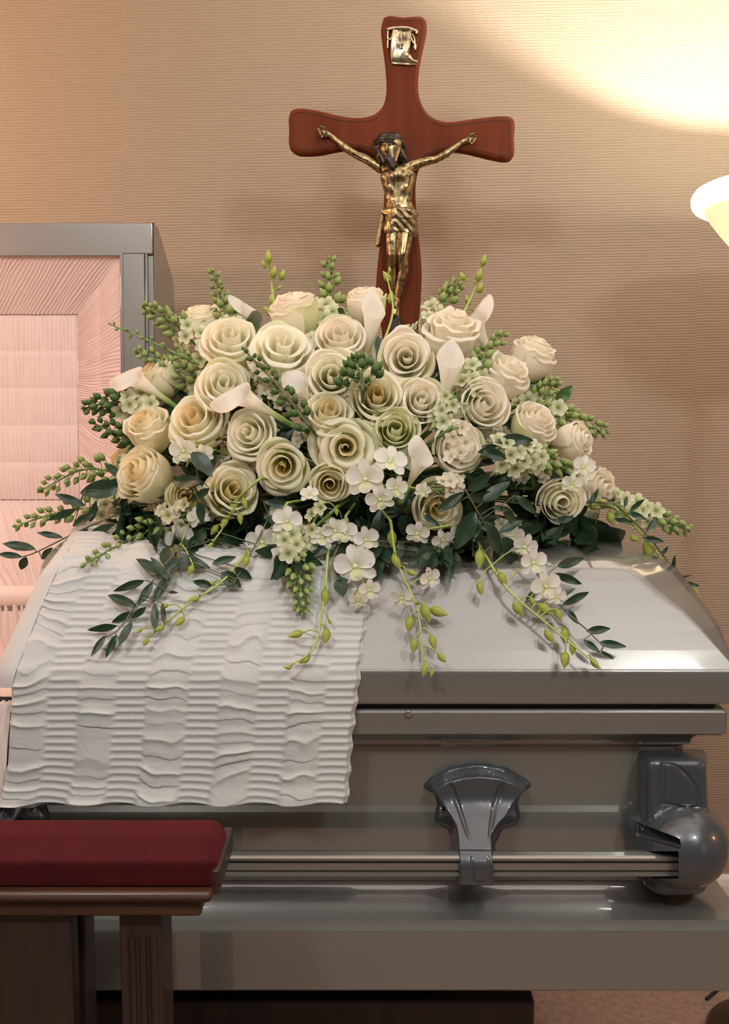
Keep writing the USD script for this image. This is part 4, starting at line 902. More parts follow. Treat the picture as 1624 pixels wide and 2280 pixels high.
R_(338, 968, 98, -.3, -.65, 'rose at the left edge with its mouth turned up and away', 'rose_b', .45, .02)
R_(564, 970, 102, -.35, -.2, 'rose below the lower left calla with petals flared to the left', 'rose_a', .55)
R_(337, 1064, 116, -.55, -.3, 'big round rose seen from its side at the lower left', 'rose_b', .3)
R_(414, 1098, 76, -.1, .15, 'small yellowish rose right of the big round rose at the lower left', 'rose_b', .4)
R_(632, 1036, 106, -.1, .15, 'open rose with a golden heart left of the widest rose', 'rose_b', .65)
R_(735, 1076, 82, 0, .12, 'small rose under the widest open rose', 'rose_b', .45)
R_(515, 1094, 108, .2, -.2, 'lower left rose half covered by a green orchid bud spray', 'rose_b', .55)
R_(1014, 996, 108, .4, .0, 'deep cupped rose right of centre with a white sprig at its lip', 'rose_c', .5)
R_(1180, 952, 94, .45, -.5, 'rose at the right with dark leaves below its left side', 'rose_c', .45)
R_(1266, 985, 84, .75, -.15, 'rose at the right edge under the green larkspur tip', 'rose_c', .4, .03)
R_(970, 1122, 104, .2, .3, 'low rose with a leaf lying across it, below the curled calla', 'rose_b', .6)
R_(1243, 1112, 96, .3, .2, 'low round rose at the right above the bare lid', 'rose_a', .35)
R_(1316, 1086, 88, .7, .05, 'outermost low rose at the right edge of the spray', 'rose_c', .5, .03)

# calla lilies
def calla(tip, throat, back, stem, label, off=0.0, roll=0.0, wide=0.5, Y=None, fl=1.0):
    a = spot(*throat, off, Y); 
    y = a[1]
    T, Bk = P(*tip, y - 0.012), P(*back, y + 0.01)
    ax = nrm(T - Bk); L = np.linalg.norm(T - Bk)
    view = nrm(CP - a)
    Bf = frame(ax, view); th = thing('calla_lily', label, 'calla lily', Bk, 'white calla lilies in the casket spray')
    nu, nv = 30, 22
    s, t = np.meshgrid(np.linspace(-1, 1, nu), np.linspace(0, 1, nv), indexing='ij')
    rad = L * (0.05 + wide * 0.36 * np.clip((t - 0.18) / 0.82, 0, 1) ** 1.5)
    ang = s * math.pi * 1.06
    tipf = np.exp(-(np.abs(s) / 0.40) ** 1.4)
    z = L * t * (0.70 + 0.06 * fl + (0.38 - 0.06 * fl) * tipf)
    flare = fl * np.clip((t - 0.72) / 0.28, 0, 1) ** 2
    r = rad * (1 + 0.45 * flare * (0.5 + tipf)) * (1 - 0.25 * np.clip((np.abs(s) - 0.55) / 0.45, 0, 1) * np.clip((t - 0.3) / 0.7, 0, 1)) + L * 0.004 * s
    x_, y_ = r * np.sin(ang + roll), r * np.cos(ang + roll)
    v = np.stack([x_, y_, z], -1)
    v[..., 2] -= L * 0.10 * flare * (1 - tipf); 
    rec = fl * np.clip((t - 0.85) / 0.15, 0, 1) ** 2 * tipf
    v[..., 1] += 0.20 * L * rec * np.cos(roll); v[..., 0] += 0.20 * L * rec * np.sin(roll); v[..., 2] -= 0.05 * L * rec
    part('spathe', (v.reshape(-1, 3) @ Bf.T + Bk, gridfaces(nu, nv)), M['calla'], th, True, uv=grid_uv(nu, nv))
    part('spadix', tube(np.stack([0 * np.linspace(0, 1, 8), 0 * np.linspace(0, 1, 8), L * np.linspace(.12, .60, 8)], 1) @ Bf.T + Bk, 0.0032, 8), M['spadix'], th, True)
    e = spot(*stem, off + 0.035, Y) if stem else Bk - ax * 0.05
    part('stem', tube(curve([Bk + ax * 0.006, Bk - ax * 0.02, (Bk + e) / 2 - ax * 0.006, e, FOAM + (e - FOAM) * 0.3], 18), np.linspace(0.0042, 0.0038, 18), 8), M['stem'], th, True)
calla((556, 668), (545, 700), (552, 775), (560, 800), 'calla lily with a curled tip above the upper left roses', .03, 2.2, .42)
calla((268, 822), (310, 862), (378, 896), (440, 922), 'calla lily lying out to the left in front of the pink lid lining', 0, 2.6, .42, Y=1.55)
calla((500, 862), (550, 900), (632, 936), (690, 966), 'calla lily lying across the left front of the rose mound', -.035, 2.5, .42)
calla((838, 660), (828, 720), (812, 815), (810, 850), 'long narrow calla lily in front of the topmost rose', -.02, 2.9, .30, fl=.3)
calla((1008, 772), (1002, 830), (985, 915), (962, 955), 'upright oval calla lily right of the centre', -.03, 3.05, .44, fl=.12)
calla((1046, 690), (1075, 720), (1098, 805), (1080, 850), 'calla lily with a rolled lip at the upper right', .03, -2.3, .45)
calla((948, 996), (935, 1040), (905, 1092), (890, 1110), 'short curled calla lily below the dense centre, above white orchids', -.03, 2.5, .56, fl=.45)
calla((655, 835), (668, 872), (700, 920), (720, 950), 'small calla lily between the big roses left of the spiral hearted one', -.01, 2.9, .5)

# small flower kits
def floret_mesh(c, ax, r, rng, n=5):
    B = frame(ax); vs, fs, uvs, k = [], [], [], 0
    for i in range(n):
        a = i * 2 * math.pi / n + rng.uniform(-.1, .1); nu, nv = 5, 5
        s, t = np.meshgrid(np.linspace(-1, 1, nu), np.linspace(0, 1, nv), indexing='ij')
        w = 0.62 * np.sin(np.pi * (0.12 + 0.76 * t)) 
        rr = r * (0.06 + t); z = r * (0.55 * t - 0.55 * t ** 2.2 * rng.uniform(.3, .9)) + r * 0.12 * s ** 2 * t
        x = rr * math.cos(a) - s * w * r * 0.72 * math.sin(a); y = rr * math.sin(a) + s * w * r * 0.72 * math.cos(a)
        vs.append(np.stack([x, y, z], -1).reshape(-1, 3) @ B.T + c); fs.append(gridfaces(nu, nv) + k); uvs.append(grid_uv(nu, nv)); k += nu * nv
    return (np.vstack(vs), np.vstack(fs)), np.vstack(uvs)
def bud_mesh(c, ax, L, fat=0.42, nose=1.0, n=7, m=7):
    B = frame(ax); t = np.linspace(0, 1, m)
    r = L * fat * np.sin(np.pi * np.clip(t, 0.02, 0.985) ** 0.8) ** 0.8 * (1 - 0.35 * t ** 3 * nose)
    a = np.arange(n) * 2 * np.pi / n
    lob = 1 + 0.12 * np.cos(a * 3)
    v = np.stack([r[:, None] * np.cos(a) * lob, r[:, None] * np.sin(a) * lob, np.repeat(t[:, None] * L, n, 1)], -1).reshape(-1, 3) @ B.T + c
    uv = np.stack([np.tile(a / 6.283, m), np.repeat(t, n)], 1)
    return (v, gridfaces(m, n, True)), uv

def larkspur(path, label, n=22, open_=0.5, size=11, spread=26, bud='bud', flo='floret', pts=None, drp=False, Y=None, off=0.0, tail=0.35, group='larkspur stalks in the casket spray', name='larkspur_stalk', seed=None):
    """Stalk from base (first pixel) to tip (last pixel); open florets low, green buds towards the tip."""
    rng = np.random.default_rng(int(path[0][0] * 3 + path[-1][1] * 5) if seed is None else seed)
    f = (lambda a, b: drape(a, b)) if drp else (lambda a, b: spot(a, b, off, Y))
    pp = [f(*q) for q in path]
    st = FOAM + (pp[0] - FOAM) * 0.35
    cv = curve(pp, 40); th = thing(name, label, 'larkspur' if name == 'larkspur_stalk' else 'stock', pp[0], group)
    part('stem', tube(np.vstack([curve([st, pp[0]], 6)[:-1], cv]), np.r_[np.full(5, 0.0026), np.linspace(0.0026, 0.0011, 40)], 6), M['stem' if bud != 'bud_dark' else 'stem_br'], th, True)
    k = sz(1, pp[-1][1])
    if name == 'larkspur_stalk': n = int(n * 1.35); size = size * 1.15
    for i in range(n):
        t = (i + 0.5) / n
        q = cv[int(t * 39)]; tan = nrm(cv[min(39, int(t * 39) + 1)] - cv[max(0, int(t * 39) - 1)])
        B = frame(tan, CP - q); a = i * 2.399 + rng.uniform(-.3, .3)
        rad = B[:, 0] * math.cos(a) + B[:, 1] * math.sin(a)
        taper = 1 - 0.72 * t ** 1.6
        ln = spread * 0.5 * taper * rng.uniform(.8, 1.15) * k
        c = q + rad * ln + tan * ln * 0.45
        ax = nrm(rad * 0.85 + tan * 0.45 + nrm(CP - q) * 0.25)
        isopen = t < open_ * 0.92 or open_ >= 1
        part('pedicel', tube(curve([q, q + rad * ln * 0.5 + tan * ln * 0.1, c], 4), 0.0007, 4), M['stem'], th, True)
        if isopen:
            m, uv = floret_mesh(c, nrm(ax + nrm(CP - q) * 0.7), size * 1.25 * k * rng.uniform(.85, 1.1), rng)
            part('floret', m, M[flo], th, True, uv=uv)
        else:
            s = size * (1.15 - 0.5 * (t - open_) / (1.001 - open_)) * k
            m, uv = bud_mesh(c - ax * s * .3, nrm(ax + tan * 0.5), s * 1.55, 0.34)
            part('bud', m, M[bud], th, True, uv=uv)
    m, uv = bud_mesh(cv[-1], nrm(cv[-1] - cv[-3]), size * 0.7 * k, 0.4); part('bud', m, M[bud], th, True, uv=uv)
larkspur([(525, 745), (500, 690), (476, 606)], 'upright bud stalk standing left of the curled calla tip', 20, .15, 13, 46, off=.04)
larkspur([(742, 748), (738, 680), (733, 578)], 'upright bud stalk rising between the tall pointed rose and the topmost rose', 24, .42, 14, 50, off=.04)
larkspur([(945, 745), (985, 680), (1022, 628)], 'bud stalk leaning right beside the foot of the crucifix', 22, .38, 13, 52, off=.04)
larkspur([(475, 815), (400, 730), (322, 682)], 'upper of the stalks reaching across the grey lid frame, with pale open florets', 28, .45, 13, 56, Y=1.60)
larkspur([(440, 810), (345, 765), (246, 722)], 'thin nearly bare stalk pointing left across the grey lid frame', 14, .0, 8, 26, Y=1.585, bud='bud')
larkspur([(470, 880), (390, 825), (306, 782)], 'bud stalk above the shaded cream rose at the left', 24, .2, 13, 48, Y=1.57)
larkspur([(350, 925), (275, 895), (190, 908)], 'leafy looking bud stalk below the leftmost calla lily', 30, .45, 14, 58, Y=1.56, bud='bud_dark')
larkspur([(320, 985), (265, 965), (206, 942)], 'short dark bud stalk pointing left beside the left edge rose', 16, .0, 14, 44, Y=1.555, bud='bud_dark')
larkspur([(300, 1060), (190, 1045), (90, 1092)], 'bud stalk reaching left above the big round leaf', 28, .1, 13, 56, Y=1.55)
larkspur([(300, 1130), (160, 1135), (36, 1170)], 'lowest left bud stalk reaching furthest over the open casket', 26, .3, 13, 44, Y=1.54)
larkspur([(440, 1135), (310, 1190), (188, 1256)], 'bright green stalk hanging left over the white cloth', 34, .25, 14, 56, drp=True)
larkspur([(690, 950), (620, 860), (543, 778)], 'dark bud stalk crossing the front between the left roses', 22, .0, 12, 42, off=-.05, bud='bud_dark')
larkspur([(808, 870), (803, 835), (790, 806)], 'short stalk of dark buds standing up in front of the central roses', 22, .0, 14, 84, off=-.06, bud='bud_dark')
larkspur([(1150, 905), (1250, 930), (1352, 962)], 'larkspur stalk pointing right with pale florets and a green tip', 34, .45, 13, 62, Y=1.56)
larkspur([(1090, 1010), (1180, 1020), (1272, 1044)], 'larkspur stalk lying across the right side above the dark leaves', 34, .6, 13, 60, off=-.03)
larkspur([(1160, 920), (1205, 885), (1240, 848)], 'bud stalk among the two bright leaves at the right', 18, .2, 13, 46, Y=1.55)
larkspur([(1035, 890), (1070, 810), (1120, 742)], 'bud stalk slanting up beside the rolled lip calla', 28, .35, 13, 48, off=.0)
larkspur([(1360, 1120), (1450, 1150), (1532, 1180)], 'pale larkspur stalk reaching furthest right past the lid', 26, .55, 13, 48, Y=1.52)
larkspur([(640, 1190), (665, 1270), (672, 1362)], 'green stalk hanging down over the white cloth in the middle', 38, .35, 14, 64, drp=True)
larkspur([(1010, 880), (985, 930), (978, 950)], 'little floret sprig beside the stem of the upright calla lily', 14, .8, 12, 50, off=-.015)
larkspur([(1010, 950), (1030, 1000), (1005, 1022)], 'white floret sprig lying on the lip of the deep cupped rose', 8, 1.0, 12, 30, off=-.075, flo='floret_w')
larkspur([(985, 1090), (1005, 1080), (1018, 1082)], 'white floret sprig above the leaf on the low rose', 10, 1.0, 12, 36, off=-.05, flo='floret_w')
larkspur([(750, 1130), (690, 1190), (720, 1215)], 'pale floret sprig deep in the shade above the hanging green stalk', 16, .9, 13, 60, off=-.02)
# stock: clusters of white florets that fill the gaps between the roses
ST = [((600, 905), 90, 'beside the lying left calla lily'), ((690, 985), 80, 'between the open golden rose and the widest rose'), ((430, 1010), 70, 'under the big rose with the standing petal'), ((520, 1035), 90, 'left of the open rose with a golden heart'), ((360, 1145), 90, 'at the lower left under the big round rose'),
      ((880, 1030), 80, 'right of the widest open rose'), ((960, 900), 60, 'beside the peach rose in the dense centre'), ((1100, 985), 80, 'between the deep cupped rose and the dark leaves'), ((1185, 1060), 80, 'above the low round rose at the right'), ((820, 815), 80, 'below the long narrow calla lily'), ((700, 780), 60, 'between the large rose and the peach centred rose'),
      ((630, 1165), 90, 'in the lower shade left of the white orchids'), ((470, 1150), 80, 'under the lower left rose'), ((1060, 845), 60, 'left of the egg shaped rose'), ((560, 850), 50, 'between the ivory rose and the large rose'), ((1290, 1040), 60, 'right of the lower larkspur stalk'), ((1130, 1195), 70, 'at the lower right above the hanging orchid')]
for (c, w, where) in ST:
    x, y = c
    larkspur([(x + 4, y + w * .35), (x, y), (x - 5, y - w * .4)], 'cluster of small white stock florets ' + where, 17, 1.0, 11, w * .95, off=.05, flo='floret_w', group='white stock clusters between the roses', name='stock_cluster')

# orchid sprays
def blossom(th, c, ax, r, rng, roll=0.0):
    B = frame(ax, np.array([0, 0, 1.0])); up = B[:, 1]
    m, uv = bud_mesh(c - ax * r * .05, ax, r * 0.30, 0.45); bl = part('blossom', m, M['lip'], th, True, uv=uv)
    def pet(name, a, L, W, cup, mt='orchid'):
        nu, nv = 9, 11
        s, t = np.meshgrid(np.linspace(-1, 1, nu), np.linspace(0, 1, nv), indexing='ij')
        w = W * np.where(t < 0.58, 0.22 + 0.78 * np.sin(np.pi / 2 * t / 0.58) ** 1.2, np.sqrt(np.clip(1 - ((t - 0.58) / 0.42) ** 2, 0.0004, 1)))
        al = L * (0.05 + 0.95 * t); z = r * (cup * t - 0.55 * cup * t ** 2) + r * 0.10 * s ** 2 * math.sin(1) - r * rng.uniform(0, .22) * t ** 2
        x = al * math.sin(a) + s * w * math.cos(a); y = al * math.cos(a) - s * w * math.sin(a)
        v = np.stack([x, y, z], -1).reshape(-1, 3) @ B.T + c
        part(name, (v, gridfaces(nu, nv)), M[mt], bl, True, uv=grid_uv(nu, nv))
    for a in (0, 2.2, -2.2): pet('sepal', a + roll, r, r * .27, .22)
    for a in (1.15, -1.15): pet('petal', a + roll, r * .98, r * .45, .35)
    pet('lip', math.pi + roll, r * .62, r * .30, .9, 'lip')
def orchid(path, label, buds=(), blossoms=(), autobuds=0, drp=True, Y=None, off=-.02, bsz=26, name='orchid_spray', stemmat='stem_lt', flex=0):
    rng = np.random.default_rng(int(path[0][0] * 13 + path[-1][1]))
    f = (lambda a, b: drape(a, b)) if drp else (lambda a, b: spot(a, b, off, Y))
    pp = [f(*q) for q in path]; cv = curve(pp, 44)
    th = thing(name, label, 'orchid', pp[0], 'dendrobium orchid sprays in the casket spray')
    st = FOAM + (pp[0] - FOAM) * 0.4
    part('stem', tube(np.vstack([curve([st, pp[0]], 6)[:-1], cv]), np.r_[np.full(5, 0.0022), np.linspace(0.0022, 0.0010, 44)], 6), M[stemmat], th, True)
    pxs = proj(cv)
    def add_bud(x, y, L, ang=None):
        c = f(x, y); i = int(np.argmin(np.hypot(pxs[:, 0] - x, pxs[:, 1] - y) + 0.25 * np.maximum(0, -0 * pxs[:, 1])))
        i = max(0, i - 3); q = cv[i]
        if ang is None:
            d = nrm(c - q) + 0.35 * nrm(cv[min(43, i + 4)] - cv[i]) + np.array([0, 0, -0.25])
        else: d = CR * math.cos(ang) - CU * math.sin(ang)
        d = nrm(d + np.array([0, -0.25, 0]) * rng.uniform(0, 1)); Lm = sz(L, c[1])
        m, uv = bud_mesh(c - d * Lm * .5, d, Lm, 0.27, .8); b = part('bud', m, M['obud'], th, True, uv=uv)
        part('pedicel', tube(curve([q, (q + c - d * Lm * .5) / 2 + np.array([0, -0.003, 0.004]), c - d * Lm * .45], 7), 0.0009, 5), M[stemmat], th, True)
    for b in buds: add_bud(*b)
    for i in range(autobuds):
        t = (i + .7) / autobuds; j = int(t * 43); side = 1 if i % 2 else -1
        tan = pxs[min(43, j + 1)] - pxs[max(0, j - 1)]; tan = tan / (np.hypot(*tan) + 1e-9)
        L = bsz * (1.15 - .5 * t); o = pxs[j] + np.array([-tan[1], tan[0]]) * side * L * .75 + tan * L * .5
        add_bud(o[0], o[1], L)
    for (x, y, w, *rest) in blossoms:
        c = f(x, y) + np.array([0, -0.010, 0]); r = sz(w, c[1]) / 2
        dx, dy = rest[:2] if rest else (rng.uniform(-.3, .3), rng.uniform(-.1, .4))
        v = nrm(CP - c); ax = nrm(v + CR * dx - CU * dy)
        i = int(np.argmin(np.hypot(pxs[:, 0] - x, pxs[:, 1] - y)))
        blossom(th, c, ax, r, rng, rng.uniform(-.4, .4))
        part('pedicel', tube(curve([cv[i], (cv[i] + c) / 2 + np.array([0, .004, .004]), c - ax * .003], 6), 0.0010, 5), M[stemmat], th, True)
orchid([(615, 720), (606, 640), (598, 562)], 'orchid bud spray standing upright left of the tall pointed rose', [(598, 572, 30, -1.6), (610, 605, 28, -1.4), (629, 612, 26, -1.2), (606, 668, 28, -1.8), (643, 670, 30, -2.0), (600, 693, 34, -2.6), (588, 588, 20, -2.0), (622, 640, 14, -1)], drp=False, off=.03)
orchid([(852, 770), (875, 690), (860, 608)], 'orchid bud spray standing in front of the feet of the brass figure', [(862, 616, 30, -2.2), (871, 662, 30, -1.5), (846, 662, 20, -1.6), (868, 600, 14, -1.6)], drp=False, off=.02)
orchid([(845, 790), (870, 752), (892, 742)], 'short orchid stem with one fat bud against the foot of the crucifix', [(900, 733, 34, -.7)], drp=False, off=-.0)
orchid([(1020, 720), (1055, 650), (1079, 570)], 'orchid bud spray leaning up right of the crucifix', [(1078, 580, 26, -1.35), (1068, 612, 30, -1.3), (1070, 640, 28, -1.3), (1030, 615, 22, -2.1), (1042, 668, 24, -2.0), (1060, 690, 16, -1)], drp=False, off=.03)
orchid([(730, 1235), (722, 1330), (700, 1440), (640, 1486)], 'orchid bud spray hanging in a hook over the white cloth', [(724, 1330, 40, 1.6), (726, 1417, 38, 1.7), (658, 1413, 36, 2.9), (678, 1470, 30, 2.7), (640, 1486, 20, 3.3), (735, 1385, 14, 1)], [(748, 1180, 66, -.1, .2)], drp=True)
orchid([(565, 1210), (500, 1290), (420, 1345), (330, 1420)], 'orchid bud spray lying left over the white cloth with slim green tips', [(548, 1252, 34, 1.9), (400, 1385, 30, 2.5), (355, 1400, 24, 2.8), (325, 1430, 22, 2.1), (365, 1350, 22, 2.9), (430, 1335, 28, 2.9), (310, 1405, 18, 2.6), (470, 1300, 20, 2.8)], [], drp=True)
orchid([(580, 1065), (530, 1110), (500, 1170), (468, 1215)], 'orchid bud spray curling in front of the lower left rose', [(520, 1130, 34, 1.8), (545, 1120, 28, 1.2), (500, 1165, 30, 2.0), (478, 1180, 30, 2.2), (468, 1215, 18, 2.3), (535, 1155, 28, 1.4)], [], drp=True)
orchid([(870, 1160), (885, 1250), (930, 1360), (945, 1500)], 'long orchid spray of lime buds hanging down the lid in the centre', [(873, 1200, 40, 1.5), (884, 1252, 40, 1.1), (912, 1390, 38, 1.7), (950, 1366, 46, 1.2), (978, 1362, 44, .3), (922, 1438, 34, 1.7), (965, 1430, 38, 1.3), (985, 1465, 28, .8), (945, 1493, 30, 1.7), (962, 1500, 18, 1.9), (918, 1275, 26, .3)], [(896, 1328, 58, -.5, .5), (955, 1285, 58, .6, .3)], drp=True)
orchid([(1065, 1210), (1130, 1310), (1220, 1390), (1330, 1480)], 'long orchid spray trailing right down the lid beside thin dark leaves', [(1068, 1245, 46, 1.6), (1070, 1310, 34, 1.4), (1120, 1290, 38, 1.2), (1155, 1357, 38, .9), (1215, 1357, 42, .6), (1245, 1370, 34, 1.2), (1225, 1417, 36, .9), (1258, 1418, 40, 1.5), (1275, 1445, 30, 1.6), (1258, 1470, 40, 1.7), (1326, 1478, 30, .9), (1187, 1340, 26, 1.0)], [(1165, 1215, 66, .3, .3), (1185, 1250, 70, .4, .2), (1212, 1302, 78, .3, .3), (1140, 1190, 56, .2, .1), (1236, 1325, 50, .5, .4)], drp=True)
orchid([(1370, 1130), (1440, 1200), (1500, 1280), (1560, 1330)], 'orchid bud spray trailing over the right end of the lid', [(1345, 1120, 32, .2), (1362, 1155, 34, 1.2), (1390, 1140, 30, 1.0), (1445, 1225, 42, 1.2), (1478, 1270, 42, 1.3), (1502, 1320, 36, 1.2), (1543, 1313, 34, .6), (1415, 1200, 26, .4), (1325, 1128, 30, .2)], [], drp=False, Y=1.47)
orchid([(840, 1010), (850, 1060), (850, 1110)], 'cluster of wide open white orchids just below the widest rose', [], [(815, 1066, 96, -.2, .1), (868, 1028, 84, .2, -.4), (880, 1085, 62, .5, .2), (846, 1110, 70, .0, .4), (940, 1090, 40, .3, .3)], drp=False, off=-.05)
orchid([(770, 1150), (795, 1230), (815, 1340)], 'orchid stem with big white blossoms hanging at the right edge of the white cloth', [(800, 1335, 46, 1.4)], [(792, 1258, 104, -.1, .1), (822, 1310, 58, .4, .4), (770, 1185, 66, -.3, .1), (815, 1200, 66, .3, .0), (798, 1332, 50, .1, .8)], drp=True)
orchid([(640, 1120), (600, 1180), (560, 1215)], 'orchid stem with white blossoms in the lower left front', [], [(586, 1205, 82, -.2, .1), (632, 1235, 58, .1, .4), (640, 1160, 76, .2, -.2)], drp=True)
orchid([(440, 1110), (420, 1170), (400, 1215)], 'orchid stem with starry white blossoms above the left part of the cloth', [(425, 1290 - 20, 28, 2)], [(405, 1198, 74, -.2, .2), (445, 1150, 56, .0, -.4), (385, 1150, 52, -.4, -.2)], drp=True)
orchid([(720, 1120), (690, 1180), (675, 1220)], 'orchid stem with white blossoms in the shade below the small rose', [(750, 1140, 18, 1.5)], [(690, 1100, 46, 0, -.4), (655, 1200, 48, 0, .4), (720, 1195, 60, .1, .0)], drp=True)
orchid([(430, 990), (425, 1010), (415, 1040)], 'pale orchid blossom under the big rose with the standing petal', [], [(412, 1003, 70, -.3, .3), (455, 1010, 50, .2, .4)], drp=False, off=-.03)
orchid([(1000, 1170), (950, 1180), (920, 1200)], 'orchid stem with small blossoms in the shade under the low rose', [], [(930, 1185, 60, -.2, .3), (985, 1200, 56, .2, .5), (1020, 1185, 44, .2, .3)], drp=True)
orchid([(1270, 1030), (1290, 1050), (1300, 1060)], 'orchid blossom behind the outermost low rose at the right', [], [(1295, 1040, 60, .4, 0), (1270, 1075, 50, .2, .3)], drp=False, off=-.03)

# greenery
def leaf_mesh(b, t, wr, rng, bend=None, twist=None):
    L = np.linalg.norm(t - b); d = nrm(t - b)
    view = nrm(CP - (b + t) / 2); n = nrm(view - d * (view @ d) + 0.5 * nrm(rng.normal(size=3)))
    n = nrm(n - d * (n @ d)); x = np.cross(d, n)
    nu, nv = 7, 11
    s, tt = np.meshgrid(np.linspace(-1, 1, nu), np.linspace(0, 1, nv), indexing='ij')
    w = L * wr * 0.5 * np.sin(np.pi * tt ** 0.85) ** 0.85
    bend = rng.uniform(-.10, .14) if bend is None else bend
    h = L * (bend * (tt ** 2 - tt) * -1) + np.abs(s) * w * 0.28 + 0.02 * L * np.sin(tt * 9 + s)
    v = b + d * (L * tt)[..., None] + x * (s * w)[..., None] + n * h[..., None]
    return (v.reshape(-1, 3), gridfaces(nu, nv)), grid_uv(nu, nv)
def greenery(stem, leaves, label, f, name='ruscus_branch', m='leaf', wr=0.30, group='dark green foliage branches in the casket spray', sm='stem_br', sr=0.0014, cat='foliage'):
    rng = np.random.default_rng(int(stem[0][0] * 3 + stem[-1][1] * 7))
    pp = [f(*q) for q in stem]; cv = curve(pp, 30); th = thing(name, label, cat, pp[0], group)
    st = FOAM + (pp[0] - FOAM) * 0.4
    part('stem', tube(np.vstack([curve([st, pp[0]], 6)[:-1], cv]), np.r_[np.full(5, sr), np.linspace(sr, sr * .6, 30)], 5), M[sm], th, True)
    for lf in leaves:
        (bx, by), (tx, ty) = lf[0], lf[1]; w = lf[2] if len(lf) > 2 else wr
        b, t = f(bx, by), f(tx, ty); t = t + np.array([0, rng.uniform(-.012, .012), 0]); t = CP + (P(tx, ty, t[1]) - CP)
        mm_, uv = leaf_mesh(b, t, w, rng); part('leaf', mm_, M[m], th, True, uv=uv)
        i = int(np.argmin(np.linalg.norm(cv - b, axis=1)))
        if np.linalg.norm(cv[i] - b) > 0.002: part('petiole', tube(np.array([cv[i], (cv[i] + b) / 2, b]), 0.0008, 4), M[sm], th, True)
c5 = lambda L: [tuple((0.4926 * a, 900 + 0.4926 * b) for a, b in l[:2]) + tuple(l[2:]) for l in L]
c6 = lambda L: [tuple((750 + 0.5234 * a, 900 + 0.5234 * b) for a, b in l[:2]) + tuple(l[2:]) for l in L]
atY = lambda Y: (lambda a, b: P(a, b, Y))
greenery([(300, 1130), (190, 1176), (84, 1228), (49, 1240)], c5([((160, 655), (10, 630), .30), ((100, 690), (-10, 678), .28), ((118, 688), (94, 748), .52), ((190, 700), (240, 648), .42), ((282, 602), (165, 580), .26), ((330, 640), (400, 560), .3), ((400, 600), (520, 540), .3)]), 'branch of dark narrow leaves reaching furthest left over the pink interior', atY(1.50))
greenery([(380, 1100), (270, 1095), (190, 1090)], c5([((560, 370), (360, 402), .42), ((385, 460), (245, 405), .28), ((345, 474), (212, 525), .26), ((405, 532), (436, 434), .34), ((330, 552), (432, 490), .3), ((540, 465), (586, 394), .3), ((520, 474), (604, 498), .34), ((560, 340), (468, 264), .36), ((560, 522), (700, 486), .32), ((450, 390), (570, 330), .3)]), 'cluster of broad and narrow dark leaves left of the big round rose', atY(1.49))
greenery([(390, 1230), (320, 1320), (270, 1395), (235, 1420)], c5([((748, 778), (614, 698), .26), ((760, 795), (680, 690), .26), ((655, 796), (510, 846), .26), ((690, 805), (622, 915), .30), ((620, 917), (486, 862), .28), ((604, 938), (505, 985), .30), ((660, 918), (590, 968), .36), ((532, 1000), (394, 1020), .26), ((476, 1046), (410, 1142), .26), ((528, 1040), (476, 1148), .28), ((596, 986), (534, 1096), .30), ((700, 900), (700, 1034), .26), ((735, 900), (748, 1002), .24), ((780, 760), (690, 900), .28), ((760, 850), (806, 852), .3)]), 'branch of pointed dark leaves hanging over the left of the white cloth', drape)
greenery([(1170, 1240), (1250, 1350), (1305, 1400), (1345, 1440)], c6([((935, 692), (1052, 654), .28), ((925, 720), (1046, 766), .28), ((940, 822), (1016, 784), .26), ((962, 852), (1076, 798), .28), ((974, 870), (1030, 936), .34), ((1064, 966), (1167, 954), .36), ((1115, 1014), (1234, 1032), .30), ((1050, 1003), (1122, 1057), .32), ((1124, 1048), (1182, 1086), .24), ((860, 780), (800, 850), .3)]), 'branch of pointed dark leaves hanging down the right of the lid', drape)
greenery([(1025, 1070), (1070, 1150), (1105, 1210)], c6([((556, 366), (656, 296), .5), ((650, 340), (540, 290), .45), ((592, 455), (504, 622), .42), ((604, 490), (584, 578), .40), ((640, 500), (694, 646), .36), ((702, 566), (768, 692), .50), ((694, 590), (668, 674), .36), ((758, 388), (852, 472), .30), ((690, 545), (792, 494), .34), ((560, 400), (700, 390), .36), ((620, 420), (740, 330), .40), ((700, 430), (770, 520), .32), ((660, 440), (740, 450), .34), ((460, 450), (545, 372), .42)]), 'branch of broad glossy dark leaves in the right front of the mound', lambda a, b: spot(a, b, -.055), wr=.4)
greenery([(1370, 1120), (1440, 1190), (1500, 1265), (1555, 1330), (1588, 1385)], c6([((1078, 432), (1116, 358), .3), ((1225, 440), (1236, 390), .3), ((1250, 452), (1312, 403), .28), ((1238, 460), (1320, 490), .30), ((1180, 488), (1262, 502), .28), ((1318, 544), (1362, 480), .28), ((1302, 570), (1392, 584), .34), ((1384, 642), (1412, 604), .34), ((1428, 718), (1440, 640), .2), ((1458, 740), (1512, 728), .2), ((1450, 762), (1546, 772), .24), ((1490, 815), (1536, 862), .3), ((1530, 868), (1584, 924), .3), ((1560, 900), (1600, 960), .28), ((1400, 690), (1452, 700), .26), ((1340, 640), (1390, 700), .26)]), 'thin leafy branch trailing over the right end of the lid', atY(1.455))
greenery([(1100, 985), (1160, 985), (1185, 990)], c6([((690, 150), (838, 155), .34), ((620, 192), (724, 232), .42), ((600, 205), (690, 170), .3)]), 'pair of dark oval leaves below the rose at the right', lambda a, b: spot(a, b, -.045))
